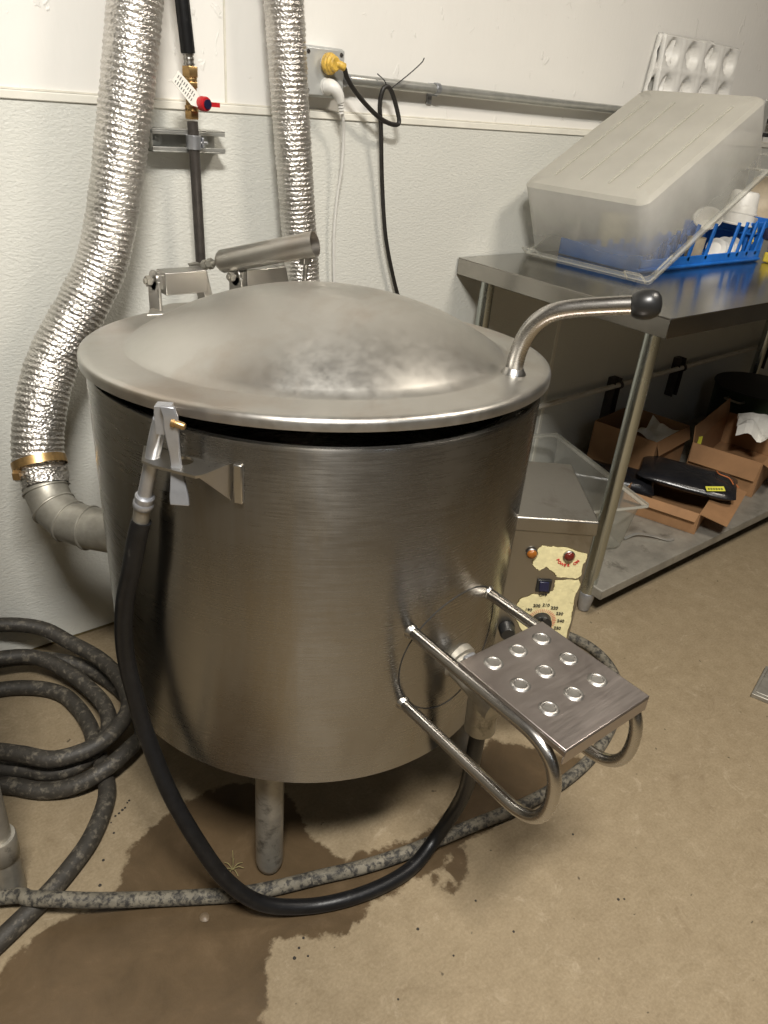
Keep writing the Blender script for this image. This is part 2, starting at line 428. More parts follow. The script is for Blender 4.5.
def hexnut(mb, c, axis, r, h): return mb.lathe([(0, 0), (r, 0), (r, h), (0, h)], c, axis, 6)

# ------------------------------------------------------------------ room shell
YW = 1.61            # wall plane
RX0, RX1, RY0, RZ = -1.8, 5.2, -3.2, 2.7
# floor: fine grid in view so the wet stain has a shape
WETP = [(-.35, .70), (-.05, .80), (.04, .868), (.10, .885), (.16, .865), (.21, .885), (.255, .945), (.33, .975), (.382, .985), (.45, .985), (.52, .96), (.565, .88), (.548, .80),
        (.558, .74), (.573, .704), (.66, .678), (.721, .658), (.80, .67), (.883, .695), (.95, .76), (1.03, .755), (1.066, .715), (1.10, .665), (1.16, .612), (1.13, .585),
        (.97, .585), (.86, .60), (.78, .597), (.692, .588), (.60, .597), (.564, .603), (.50, .583), (.45, .605), (.394, .650), (.36, .62), (.342, .58), (.307, .543), (.27, .45), (0, .40), (-.35, .45)]
def inside(x, y, P):
    c = False; j = len(P)-1
    for i in range(len(P)):
        if (P[i][1] > y) != (P[j][1] > y) and x < (P[j][0]-P[i][0])*(y-P[i][1])/(P[j][1]-P[i][1])+P[i][0]: c = not c
        j = i
    return c
def sdist(x, y, P):
    d = 9
    for i in range(len(P)):
        ax, ay = P[i-1]; bx, by = P[i]; vx, vy = bx-ax, by-ay
        t = max(0, min(1, ((x-ax)*vx+(y-ay)*vy)/(vx*vx+vy*vy)))
        d = min(d, math.hypot(ax+t*vx-x, ay+t*vy-y))
    return d if inside(x, y, P) else -d
fm = MB()
gx = [RX0, -1.0]+[-0.4+0.0125*i for i in range(137)]+[1.5, 2.2, 3.2, RX1+.1]
gy = [RY0, -1.0, 0.0]+[0.4+0.0125*i for i in range(50)]+[1.2, YW+.1]
vs = [(x, y, 0) for y in gy for x in gx]; nx = len(gx)
fs = [(j*nx+i, j*nx+i+1, (j+1)*nx+i+1, (j+1)*nx+i) for j in range(len(gy)-1) for i in range(nx-1)]
fm.add(vs, fs)
fl = bpy.data.meshes.new('floor'); fl.from_pydata([tuple(v) for v in fm.v], [], fm.f); fl.materials.append(M['floor'])
at = fl.attributes.new('wet', 'FLOAT', 'POINT')
for i, v in enumerate(fm.v):
    d = sdist(v.x, v.y, WETP) if -0.6 < v.x < 1.6 and 0.2 < v.y < 1.3 else -1
    # damp spatter near the hose crossing
    for (cx, cy, rr) in ((.735, .565, .022), (.70, .545, .014), (.76, .59, .02), (.69, .575, .012)):
        d = max(d, (rr-math.hypot(v.x-cx, v.y-cy)))
    at.data[i].value = max(0, min(1, 0.5+d*14))
fo = bpy.data.objects.new('floor', fl); COL.objects.link(fo); fo['kind'] = 'structure'
struct('ceiling', MB().box((RX0-.1, RY0-.1, RZ), (RX1+.1, YW+.1, RZ+.1)), M['farwall'], smooth=False)
struct('wall_back', MB().box((RX0-.1, YW, 0), (RX1+.1, YW+.1, RZ)), M['upper'], smooth=False)
struct('wall_left', MB().box((RX0-.1, RY0, 0), (RX0, YW, RZ)), M['farwall'], smooth=False)
struct('wall_right', MB().box((RX1, RY0, 0), (RX1+.1, YW, RZ)), M['farwall'], smooth=False)
struct('wall_front', MB().box((RX0-.1, RY0-.1, 0), (RX1+.1, RY0, RZ)), M['farwall'], smooth=False)
YP = YW-0.004        # face of the pebbled lower panels
for nm, a, b in (('wall_back_panel_1', RX0, 2.058), ('wall_back_panel_2', 2.066, RX1)):
    struct(nm, MB().box((a, YP, 0), (b, YW+.001, 1.197)), M['frp'], smooth=False)
struct('trim_1', MB().box((RX0, YP-.004, 1.197), (RX1, YW+.001, 1.212)), M['trim'], bevel=0.002)
struct('trim_2', MB().box((RX0, YP-.001, 1.2125), (RX1, YW+.001, 1.2155)), M['caulk'], smooth=False)
struct('trim_3', MB().box((2.054, YP-.003, 0), (2.070, YW+.001, 1.197)), M['trim'], bevel=0.002)
struct('trim_4', MB().box((0.828, YW-.0025, 1.2155), (0.832, YW+.001, RZ)), M['caulk'], smooth=False)
struct('baseboard_back', MB().box((RX0, YP-.0015, 0), (RX1, YP+.001, 0.006)), M['labeledge'], smooth=False)

# ------------------------------------------------------------------ the kettle
KX, KY, KR = 0.6541, 0.9639, 0.3523
ZT, ZB = 0.880, 0.302
kettle = thing('steam_kettle', 'large round brushed stainless steel kettle with domed lid standing on short tube legs', 'kettle', (KX, KY, 0))
prof = [(0, ZB-.03), (0.18, ZB-.026), (0.30, ZB-.008), (KR-.012, ZB), (KR, ZB+.008), (KR, ZT-.006), (KR-.002, ZT-.001), (KR-.006, ZT),
        (KR-.012, ZT-.002), (KR-.016, ZT-.007), (KR-.030, ZT-.010), (KR-.034, ZT-.02), (KR-.036, 0.62), (0.25, 0.48), (0.12, 0.43), (0, 0.42)]
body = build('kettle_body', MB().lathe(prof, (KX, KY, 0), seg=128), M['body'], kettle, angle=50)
def kpt(ang, z, r=KR): return Vector((KX+r*math.cos(ang), KY+r*math.sin(ang), z))
# tube legs with rounded feet
LEGS = [(.450, .768), (.93, .78), (.45, 1.16), (.87, 1.16)]
for (lx, ly) in LEGS:
    lg = MB().lathe([(0, 0.0), (0.012, 0.0), (0.020, 0.006), (0.0235, 0.018), (0.0245, 0.03), (0.0245, ZB-.001), (0, ZB-.001)], (lx, ly, 0), seg=32)
    build('leg', lg, M['dirtysteel'], kettle, angle=60)
# access seam around the draw-off outlet
ac = math.atan2(0.62-KY, 0.687-KX); sm = []
for k in range(64):
    t = 2*math.pi*k/64; sm.append(kpt(ac+0.108*math.cos(t)/KR, 0.515+0.108*math.sin(t), KR+.0002))
build('outlet_seam', MB().tube(sm, 0.0009, 6, 1, closed=True), M['blackink'], kettle)

# lid: tilted a little, front raised
LC = Vector((0.67, 0.987, 0.885))
LN = Vector((0.0218, 0.0546, 1)).normalized()
ql = Vector((0, 0, 1)).rotation_difference(LN)
LM = ql.to_matrix().to_4x4(); LM.translation = LC
def lidpt(x, y, dz=0.0):     # world point on the lid's flange plane
    z = LC.z-(0.0218*(x-LC.x)+0.0546*(y-LC.y)); return Vector((x, y, z))+LN*dz
lp = [(0, 0.0995)]
for k in range(1, 25):
    s = k/24; r = 0.302*s; h = 0.089*(1-s**2.1)**.93+.0105; lp.append((r, h))
lp += [(0.309, .0105), (0.335, .0092), (0.356, .0086), (0.3650, .0075), (0.3688, .0048), (0.3700, .001), (0.3698, -.0085), (0.3675, -.0085), (0.3672, 0), (0.364, .0035), (0.35, .0045), (0.309, .0055)]
for k in range(24, 0, -1):
    s = k/24; lp.append((0.300*s, 0.085*(1-s**2.1)**.93+.006))
lp.append((0, 0.091))
lb = MB().lathe(lp, (0, 0, 0), seg=144); LB = MB().merge(lb, LM)
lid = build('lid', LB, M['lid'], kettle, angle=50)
# flat hinge tongue of the flange at the back
ton = [(-.17, .30), (-.145, .348), (-.09, .382), (.12, .385), (.17, .345), (.2, .28)]
tm = MB().prism(ton, .004, (0, 0, .0065)); build('hinge_plate', MB().merge(tm, LM), M['lid'], lid, bevel=.001)
# crease pressed in the dome's left foot
cr = [LM @ Vector((-.285, .075, .014)), LM @ Vector((-.262, .13, .022)), LM @ Vector((-.225, .175, .027)), LM @ Vector((-.17, .205, .032))]
# handle: bent tube rising from the flange and out over the table
hd = Vector((0.832-LC.x, 0.713-LC.y, 0)).normalized()
def hp(r, z): return Vector((LC.x+hd.x*r, LC.y+hd.y*r, z))
hpath = [hp(.317, .893), hp(.3185, .935), hp(.325, .962), hp(.336, .984), hp(.352, 1.000), hp(.372, 1.010), hp(.400, 1.018), hp(.440, 1.027), hp(.476, 1.034)]
build('lid_handle', MB().tube(hpath, 0.0128, 24, 6), M['tube'], lid, angle=60)
wl = MB(); wl.lathe([(0.0128, .010), (0.0185, .002), (0.0195, -.001), (0.0128, -.001)], lidpt(hp(.317, 0).x, hp(.317, 0).y, .0105), LN, 32)
build('weld', wl, M['steel'], lid)
gd = (hp(.476, 1.034)-hp(.440, 1.027)).normalized()
g = MB().lathe([(0, 0.026), (0.010, .0245), (.0165, .020), (.0198, .012), (.0205, .003), (.019, -.006), (.0162, -.011), (.0145, -.013), (.0125, -.013), (0.0, -.012)], hp(.474, 1.034), gd, 32)
build('grip', g, M['blackrub'], lid, angle=60)

# hinge brackets at the back
def bracket(x, w_):
    b = MB(); y = 1.325; zl = lidpt(x, y).z+.010
    b.box((x-.006, y-.014, zl-.02), (x, y+.035, zl+.052))
    b.lathe([(0, 0), (.0185, 0), (.0185, .006), (0, .006)], (x-.006, y+.010, zl+.050), (1, 0, 0), 24)
    b.box((x+.010, y-.010, zl+.026), (x+w_, y+.030, zl+.066))
    b.box((x, y+.004, zl+.034), (x+.014, y+.020, zl+.060))
    b.prism([(-.012, 0), (.004, 0), (-.012, .070), (-.030, .070)], -.038, (x+w_+.012, y-.008, zl-.003), (1, 0, 0), (0, 0, 1))
    return b, zl
for bx_, w_ in ((0.540, .092), (0.705, .098)):
    b, zl = bracket(bx_, w_); by_ = 1.325
    hb = build('hinge_bracket', b, M['steel'], kettle, bevel=.0015)
    bl = MB(); bl.tube([(bx_-.022, by_+.010, zl+.050), (bx_+.012, by_+.010, zl+.050)], .0050, 12, 1)
    hexnut(bl, (bx_-.018, by_+.010, zl+.050), (1, 0, 0), .0100, .008)
    build('bolt', bl, M['dirtysteel'], hb, angle=30)
# spring tube lying over the hinge
A = Vector((0.680, 1.365, 0.948)); B = Vector((0.796, 1.205, 1.006)); ax = (B-A).normalized()
st = MB().lathe([(0, 0), (.0135, 0), (.0180, .004), (.0218, .010), (.0228, (B-A).length), (.0212, (B-A).length), (.0200, .014), (0, .012)], A, ax, 40)
spr = build('spring_tube', st, M['lid'], kettle, angle=40)
rod = MB().tube([A-ax*.050, A+ax*.01], .0050, 14, 1)
hexnut(rod, A-ax*.022, ax, .0105, .009); hexnut(rod, A-ax*.034, ax, .0095, .008)
rod.box((-.010, -.007, -.010), (.010, .007, .012), frame(A-ax*.052, ax, (0, 1, 0)))
build('spring_rod', rod, M['dustmetal'], spr, angle=30)
hk = MB().tube([(.788, 1.222, .985), (.789, 1.224, .960), (.792, 1.230, .945), (.792, 1.232, .925)], .005, 12, 5)
hk.box((.780, 1.216, .966), (.797, 1.232, .984))
build('spring_stay', hk, M['steel'], spr, bevel=.001)

# hose bracket on the left of the rim: flat plate with a hole, gusset and flange
br = MB()
po = [(.293, .807), (.300, .788), (.330, .738), (.338, .737), (.384, .745), (.386, .758), (.365, .778), (.345, .802), (.326, .828), (.312, .846)]
hc = Vector((.336, .782)); hr = .0120
# plate with hole: ring of quads between outline and hole
def ringplate(outer, c, r, z0, z1, n=36):
    mb = MB(); vs = []
    def hit(th):
        d = (math.cos(th), math.sin(th)); best = 9
        for i in range(len(outer)):
            ax_, ay_ = outer[i-1]; bx, by = outer[i]; ex, ey = bx-ax_, by-ay_
            den = d[0]*ey-d[1]*ex
            if abs(den) < 1e-12: continue
            t = ((ax_-c.x)*ey-(ay_-c.y)*ex)/den; u_ = ((ax_-c.x)*d[1]-(ay_-c.y)*d[0])/den
            if t > 0 and -1e-6 <= u_ <= 1+1e-6: best = min(best, t)
        return best
    ths = sorted([2*math.pi*k/n for k in range(n)]+[math.atan2(p[1]-c.y, p[0]-c.x) % (2*math.pi) for p in outer])
    for th in ths:
        R_ = hit(th)
        for z in (z0, z1):
            vs.append((c.x+r*math.cos(th), c.y+r*math.sin(th), z)); vs.append((c.x+R_*math.cos(th), c.y+R_*math.sin(th), z))
    m = len(ths); fs = []
    for i in range(m):
        j = (i+1) % m
        a, b_ = 4*i, 4*j
        fs += [(a, b_, b_+1, a+1), (a+2, a+3, b_+3, b_+2), (a+1, b_+1, b_+3, a+3), (a, a+2, b_+2, b_)]
    return mb.add(vs, fs)
br.merge(ringplate(po, hc, hr, .8425, .8460))
# gusset: folded triangle from the plate's outer edge down to the flange
br.add([(.333, .7375, .8445), (.384, .741, .851), (.3775, .742, .799), (.336, .740, .8425), (.386, .744, .850), (.3795, .745, .798)],
       [(0, 1, 2), (5, 4, 3), (0, 3, 4, 1), (1, 4, 5, 2), (2, 5, 3, 0)])
build('hose_hook', br, M['steel'], kettle, angle=20)
fl_ = MB(); a0 = math.atan2(.737-KY, .385-KX)
ang = [a0-.012, a0+.022]; vs = []
for a_ in ang:
    for r_ in (KR-.002, KR+.006):
        for z in (.797, .851): vs.append(kpt(a_, z, r_))
fl_.add(vs, [(0, 1, 3, 2), (4, 6, 7, 5), (0, 4, 5, 1), (2, 3, 7, 6), (1, 5, 7, 3), (0, 2, 6, 4)])
build('hook_flange', fl_, M['steel'], kettle, bevel=.002)

# draw-off valve low on the front
vx = .700
vb = MB().lathe([(0, 0), (.031, 0), (.031, .012), (.0255, .014), (.0255, .085), (.030, .087), (.030, .104), (.024, .108), (0, .108)], (vx, .622, .486), (0.02, -1, -.22), 36)
valve = build('draw_off_valve', vb, M['dirtysteel'], kettle, angle=40)
vs_ = MB().lathe([(0, 0), (.0245, 0), (.0250, .004), (.0250, .075), (.022, .078), (0, .078)], (vx+.002, .553, .465), (0.05, 0, -1), 32)
build('valve_spout', vs_, M['dirtysteel'], valve, angle=40)
vt = MB().box((vx-.020, .560, .506), (vx+.002, .590, .522)); vt.box((vx-.004, .50, .49), (vx+.004, .56, .50))
build('valve_lever', vt, M['zinc'], valve, bevel=.003)
rg = [(vx+.03+.0*math.cos(t), .52+.010*math.cos(t), .435+.012*math.sin(t)) for t in [2*math.pi*k/20 for k in range(20)]]
build('pin_ring', MB().tube(rg, .0011, 8, 1, closed=True), M['iron'], valve)

# foot step welded to the front
step_x = (.5935, .7590)
tb = MB()
px0, px1, py0, py1, pz = .5925, .7600, .334, .520, .601
tb.box((px0, py0, pz-.003), (px1, py1, pz))
tb.box((px0, py0, pz-.024), (px1, py0+.0025, pz-.003)); tb.box((px0, py1-.0025, pz-.018), (px1, py1, pz-.003))
tb.box((px0, py0, pz-.012), (px0+.0025, py1, pz-.003)); tb.box((px1-.0025, py0, pz-.012), (px1, py1, pz-.003))
step = build('step_tread', tb, M['tread'], kettle, bevel=.0018)
for i in range(3):
    for j in range(3):
        cx, cy = .6295+.0480*i+.0012*j, .3925+.0500*j
        bt = MB().lathe([(.0138, 0), (.0125, .0014), (.0108, .0026), (.0092, .0030), (.0080, .0024), (.0074, .0012), (0, .0010)], (cx, cy, pz-.0002), (0, 0, 1), 28)
        sb = build('grip_button', bt, M['button'], step, angle=60)
for x in step_x:
    yk = KY-math.sqrt(KR**2-(x-KX)**2)
    lo = .450
    p = fillet([(x, yk+.004, .586), (x, .345, .588), (x, .336, .50), (x, .372, lo+.004), (x, yk+.004, lo)], .055, 8)
    zt = .5865
    p = fillet([(x, yk+.004, zt), (x, .336, zt), (x, .336, lo), (x, yk+.004, lo)], .066, 10)
    rl = build('step_rail', MB().tube(p, .0090, 20, 1), M['tube'], kettle, angle=60)
    for z in (zt, lo):
        wd = MB().lathe([(.0090, .006), (.0115, .001), (.013, -.004), (.0090, -.004)], (x, yk+.001, z), (0, -1, 0), 20)
        build('weld', wd, M['steel'], rl)

# control box on the right side of the kettle
nd = Vector((-.785, .62, 0)).normalized(); sd = Vector((.62, .785, 0)).normalized(); FR = Vector((1.0, .616, 0))
BD, BW = .232, .235
def cb(u, d, z): return FR+nd*u+sd*d+Vector((0, 0, z))      # u from right edge towards kettle, d backwards
cbx = MB()
cbx.prism([(0.002, 0.002), (BW, 0.002), (BW, BD-.002), (0.002, BD-.002)], .345, FR+Vector((0, 0, .278)), nd, sd)
ctl = build('control_box', cbx, M['boxsteel'], kettle, bevel=.002)
cp = MB().prism([(-.001, -.0015), (BW-.01, -.0015), (BW-.01, BD), (-.001, BD)], .028, FR+Vector((0, 0, .622)), nd, sd)
# prism extrudes along u x v, make sure it goes up
if nd.cross(sd).z < 0:
    cbx = MB().prism([(0.002, 0.002), (BW, 0.002), (BW, BD-.002), (0.002, BD-.002)], -.345, FR+Vector((0, 0, .278)), nd, sd)
    bpy.data.objects.remove(ctl); ORG.pop('control_box', None)
    ctl = build('control_box', cbx, M['boxsteel'], kettle, bevel=.002)
    cp = MB().prism([(-.001, -.0015), (BW-.01, -.0015), (BW-.01, BD), (-.001, BD)], -.028, FR+Vector((0, 0, .622)), nd, sd)
build('box_cover', cp, M['boxsteel'], ctl, bevel=.003)
fn = -sd                                   # outward normal of the face
ru = -nd                                   # reading direction (left to right seen from the front)
def face(u, z, off=0.0): return FR+nd*u+fn*off+Vector((0, 0, z))
def roughen(P, amp, n=6):
    out = []
    for i in range(len(P)):
        a, b = P[i], P[(i+1) % len(P)]
        for k in range(n):
            t = k/n; j = amp if k else amp*.4
            out.append((a[0]+(b[0]-a[0])*t+random.uniform(-j, j), a[1]+(b[1]-a[1])*t+random.uniform(-j, j)))
    return out
L1 = [(.088, .5962), (.0773, .5939), (.0503, .5954), (.007, .585), (.0052, .5752), (.0092, .5625), (.0085, .5378), (.0168, .532), (.0484, .5323), (.0572, .542), (.0732, .553), (.0854, .5437), (.0978, .555), (.099, .5712), (.0943, .5837)]
L2 = [(.0524, .5257), (.0094, .5302), (.0055, .5213), (.0093, .4953), (.0085, .4737), (.0065, .443), (.0073, .3900), (.04, .3880), (.0781, .3900), (.1074, .4344), (.1135, .4605), (.1061, .4807), (.0835, .4934), (.0652, .4906), (.0502, .5047)]
for L in (L1, L2):
    P_ = roughen(L, .0012)
    for kind, off, mat, gro in (('label_residue', .0004, M['labeledge'], .0016), ('peeling_label', .0009, M['cream'], -.0002)):
        cxm = sum(p[0] for p in P_)/len(P_); czm = sum(p[1] for p in P_)/len(P_)
        Q_ = [(p[0]+gro*(1 if p[0] > cxm else -1)*random.uniform(.2, 1.2), p[1]+gro*(1 if p[1] > czm else -1)*random.uniform(.2, 1.2)) for p in P_]
        mb = MB(); k = len(Q_)
        a_ = [face(u, z, -.0025) for u, z in Q_]; b_ = [face(u, z, -.0020+off) for u, z in Q_]
        mb.add(a_+b_, [tuple(range(k)), tuple(range(2*k-1, k-1, -1))]+[(i, (i+1) % k, k+(i+1) % k, k+i) for i in range(k)])
        build(kind, mb, mat, ctl, smooth=False)
F0 = -.0005      # a hair in front of the label
for (u, z, mt, nm) in ((.1034, .5789, 'amber', 'amber_lamp'), (.0379, .5796, 'redlens', 'power_lamp')):
    mb = MB().lathe([(.0105, 0), (.0105, .003), (.0092, .004)], face(u, z, F0), fn, 24)
    bz = build('lamp_bezel', mb, M['steel'], ctl)
    build(nm, MB().lathe([(.0092, .001), (.0088, .005), (.006, .0085), (0, .010)], face(u, z, F0), fn, 24), M[mt], ctl, angle=80)
sw = MB(); sw.box((-.013, -.013, 0), (.013, .013, .003), frame(face(.0700, .5125, F0-.001), ru, (0, 0, 1)))
swo = build('rocker_switch', sw, M['blackrub'], ctl, bevel=.0006)
sw2 = MB().box((-.0085, -.009, .003), (.0085, .010, .0065), frame(face(.0700, .5125, F0-.001), ru, (0, .12, 1)))
build('rocker', sw2, M['navy'], ctl, bevel=.001)
dk = MB().lathe([(0, .014), (.0165, .014), (.0175, .012), (.0180, 0), (0, 0)], face(.0607, .4361, F0), fn, 32)
dk.box((-.003, -.016, .013), (.003, .016, .020), frame(face(.0607, .4361, F0), ru, (0, 0, 1)))
build('dial_knob', dk, M['blackrub'], ctl, angle=40)
kn = MB().lathe([(0, .022), (.012, .022), (.014, .018), (.0155, 0), (0, 0)], face(.1215, .414, F0), fn, 28)
build('side_knob', kn, M['blackrub'], ctl, angle=40)
tms = []
for i, s in enumerate(('190', '200', '210', '220', '230', '240', '250', '260')):
    th = R(141-i*27.5); rr = .0355
    tms.append(text('t', s, .0088, face(.0607-math.cos(th)*rr, .4361+math.sin(th)*rr, .0002), ru, (0, 0, 1), M['blackink'], ctl, .0002))
tms.append(text('t', 'OFF', .0085, face(.0680, .4930, .0002), ru, (0, 0, 1), M['blackink'], ctl, .0002))
joinmesh('dial_numbers', tms, M['blackink'], ctl)
tms = []
for i, ch in enumerate('POWER ON'):
    th = R(210+i*17); rr = .0205
    if ch == ' ': continue
    dirv = ru*math.cos(th)+Vector((0, 0, 1))*math.sin(th)
    tan = -ru*math.sin(th)+Vector((0, 0, 1))*math.cos(th)
    tms.append(text('t', ch, .0075, face(.0379, .5796, .0002)+dirv*rr, tan, -dirv, M['redink'], ctl, .0002))
tk = MB()
for i in range(25):
    th = R(150-i*9.0); d_ = ru*math.cos(th)+Vector((0, 0, 1))*math.sin(th); t_ = fn.cross(d_)
    c0 = face(.0607, .4361, .0001)
    tk.add([c0+d_*.0195-t_*.0003, c0+d_*.0195+t_*.0003, c0+d_*.0265+t_*.0003, c0+d_*.0265-t_*.0003,
            c0+d_*.0195-t_*.0003+fn*.0003, c0+d_*.0195+t_*.0003+fn*.0003, c0+d_*.0265+t_*.0003+fn*.0003, c0+d_*.0265-t_*.0003+fn*.0003],
           [(0, 1, 2, 3), (4, 7, 6, 5), (0, 4, 5, 1), (1, 5, 6, 2), (2, 6, 7, 3), (3, 7, 4, 0)])
build('dial_ticks', tk, M['redink'], ctl, smooth=False)
joinmesh('power_lettering', tms, M['redink'], ctl)

# ------------------------------------------------------------------ spray hose hung on the rim
gun = thing('spray_hose', 'black rubber washdown hose with grey metal spray gun hooked on the kettle rim', 'hose', (.285, .80, .5))
# gun: body tube, nozzle going back over the rim, lever
gb = MB()
gb.tube([(.300, .832, .775), (.304, .821, .810), (.308, .812, .841), (.312, .803, .873), (.316, .795, .899)], .0092, 20, 4)
gb.tube([(.316, .795, .897), (.318, .800, .9085), (.330, .818, .900), (.345, .835, .888)], lambda t: .0075-.002*t, 16, 4)
gb.box((-.008, -.009, -.012), (.010, .009, .022), frame((.317, .788, .898), (.8, -.6, 0), (.6, .8, 0)))
gunb = build('spray_gun', gb, M['zinc'], gun, angle=40)
for k_ in range(3): pass
cl_ = MB().lathe([(0, -.002), (.0120, -.002), (.0132, .001), (.0132, .006), (.0118, .008), (.0124, .012), (.0124, .017), (.0105, .019), (0, .019)], (.2995, .833, .769), (.12, -.30, 1), 28)
build('gun_collar', cl_, M['zinc'], gun, angle=40)
fe = MB().lathe([(0, -.030), (.0102, -.030), (.0108, -.026), (.0108, -.004), (.0116, -.002), (.0116, .002), (0, .002)], (.2992, .834, .768), (.10, -.22, 1), 28)
build('hose_ferrule', fe, M['dirtysteel'], gun, angle=40)
lv = MB()
def ribbon(mb, pts, wdir, w, th):
    P_ = spline(pts, 6); wd = Vector(wdir).normalized(); n = len(P_); vs = []
    for i, p in enumerate(P_):
        t = (P_[min(i+1, n-1)]-P_[max(i-1, 0)]).normalized(); nn = t.cross(wd).normalized(); ww = w(i/(n-1)) if callable(w) else w
        vs += [p-wd*ww-nn*th, p+wd*ww-nn*th, p+wd*ww+nn*th, p-wd*ww+nn*th]
    fs = []
    for i in range(n-1):
        for k in range(4): fs.append((4*i+k, 4*i+(k+1) % 4, 4*i+4+(k+1) % 4, 4*i+4+k))
    fs += [(3, 2, 1, 0), (4*n-4, 4*n-3, 4*n-2, 4*n-1)]
    mb.add(vs, fs)
ribbon(lv, [(.315, .772, .924), (.3175, .769, .912), (.318, .770, .898), (.3195, .770, .875), (.3215, .771, .854), (.3215, .769, .834), (.3195, .763, .815), (.318, .759, .800)], (.79, -.61, 0), lambda t: .0085 if t < .3 else (.0085-.0022*min(1, (t-.3)*5) if t < .6 else .0063+.0052*min(1, (t-.6)/.3)), .0030)
build('gun_lever', lv, M['zinc'], gun, bevel=.0015, angle=50)
scw = MB().lathe([(0, .016), (.0035, .016), (.0045, .014), (.0045, .004), (.0058, .004), (.0058, 0), (0, 0)], (.3185, .768, .905), (.62, -.75, -.2), 16)
build('brass_screw', scw, M['brass'], gun, angle=40)
hpth = [(.2975, .838, .745), (.292, .842, .722), (.283, .852, .668), (.275, .868, .609), (.271, .878, .548), (.271, .880, .49), (.274, .868, .428), (.278, .850, .365), (.290, .805, .270), (.312, .760, .185), (.342, .722, .105), (.388, .690, .045),
        (.455, .658, .0165), (.525, .628, .0145), (.60, .611, .0145), (.665, .610, .017), (.725, .620, .041), (.750, .607, .115), (.738, .583, .20), (.715, .562, .29), (.7055, .5545, .36), (.7055, .5535, .40)]
build('rubber_hose', MB().tube(hpth, .0130, 24, 10), M['rubber'], gun, angle=60)

# ------------------------------------------------------------------ hoses on the floor
g1 = [(-.42, 1.20, .0130), (-.20, 1.08, .0130), (0.042, 0.957, 0.028), (0.080, 0.918, 0.040), (0.119, 0.884, 0.046), (0.159, 0.859, 0.040), (0.202, 0.841, 0.026), (0.260, 0.813, 0.014), (0.318, 0.777, 0.014), (.377, .742, .0145), (.44, .715, .0145), (.511, .690, .0145), (.58, .664, .0148), (.655, .643, .0148), (.73, .628, .0148), (.813, .613, .0145),
      (.91, .594, .0145), (1.01, .582, .0145), (1.12, .585, .0145), (1.22, .605, .0145), (1.32, .645, .0145), (1.41, .705, .0145), (1.46, .78, .0145), (1.47, .86, .0145), (1.44, .94, .0145), (1.38, 1.02, .0145)]
tag(build('floor_hose', MB().tube(g1, .0128, 20, 6), M['dirty'], angle=60), 'muddy pale grey hose crossing the floor in front of the kettle legs', 'hose')
coil = [(-.30, 1.52, .135), (-.10, 1.575, .138), (.08, 1.585, .138), (.20, 1.575, .128), (.284, 1.535, .112), (.330, 1.468, .094), (.365, 1.394, .088), (.380, 1.322, .084), (.378, 1.258, .084), (.365, 1.208, .084), (.331, 1.172, .082), (.288, 1.152, .078), (.241, 1.152, .073), (.191, 1.172, .068), (.145, 1.222, .066),
        (.08, 1.27, .066), (-.05, 1.30, .066), (-.25, 1.33, .064), (-.36, 1.42, .066), (-.25, 1.51, .076), (-.05, 1.53, .080), (.12, 1.53, .078), (.22, 1.512, .072), (.268, 1.475, .067), (.305, 1.405, .060), (.326, 1.335, .054), (.334, 1.275, .052), (.326, 1.225, .050), (.300, 1.185, .046),
        (.24, 1.165, .030), (.19, 1.185, .020), (.147, 1.225, .018), (.05, 1.28, .0175), (-.12, 1.31, .0175), (-.30, 1.36, .0175), (-.37, 1.45, .019), (-.2, 1.555, .028), (.05, 1.565, .040), (.2, 1.545, .046), (.30, 1.49, .040), (.362, 1.42, .026), (.392, 1.33, .018), (.394, 1.25, .0175), (.380, 1.185, .0175), (.340, 1.135, .0175),
        (.28, 1.108, .0175), (.22, 1.115, .0175), (.165, 1.150, .0175), (.10, 1.21, .0175), (0, 1.25, .0175), (-.15, 1.27, .0175), (-.40, 1.30, .0175), (-.45, 1.42, .0175), (-.3, 1.49, .0175), (-.1, 1.50, .0175), (.08, 1.495, .0175), (.17, 1.485, .0175), (.237, 1.448, .0175), (.277, 1.40, .0175), (.293, 1.34, .0175), (.2965, 1.27, .0175), (.288, 1.21, .0175)]
coil += [(.279, 1.14, .0175)]
# the tail passes under the lowest front turn, so that turn is lifted a little there
coil = [(x, y, z+(.032 if (.24 <= x <= .34 and 1.09 < y < 1.14 and z < .02) else .015 if (.20 < x < .36 and 1.10 < y < 1.19 and z < .02) else 0)) if i < 50 else (x, y, z) for i, (x, y, z) in enumerate(coil)]
coil += [(.266, 1.08, .0175), (.236, 1.03, .0175), (.196, .985, .0175), (.145, .948, .0170), (.10, .922, .0170), (.055, .902, .0170), (.015, .885, .0170), (-.06, .855, .0175), (-.2, .80, .0175), (-.4, .74, .0175)]
tag(build('coiled_hose', MB().tube(coil, .0168, 20, 6), M['coil'], angle=60), 'dark dusty rubber hose lying in a coil on the floor by the wall', 'hose')

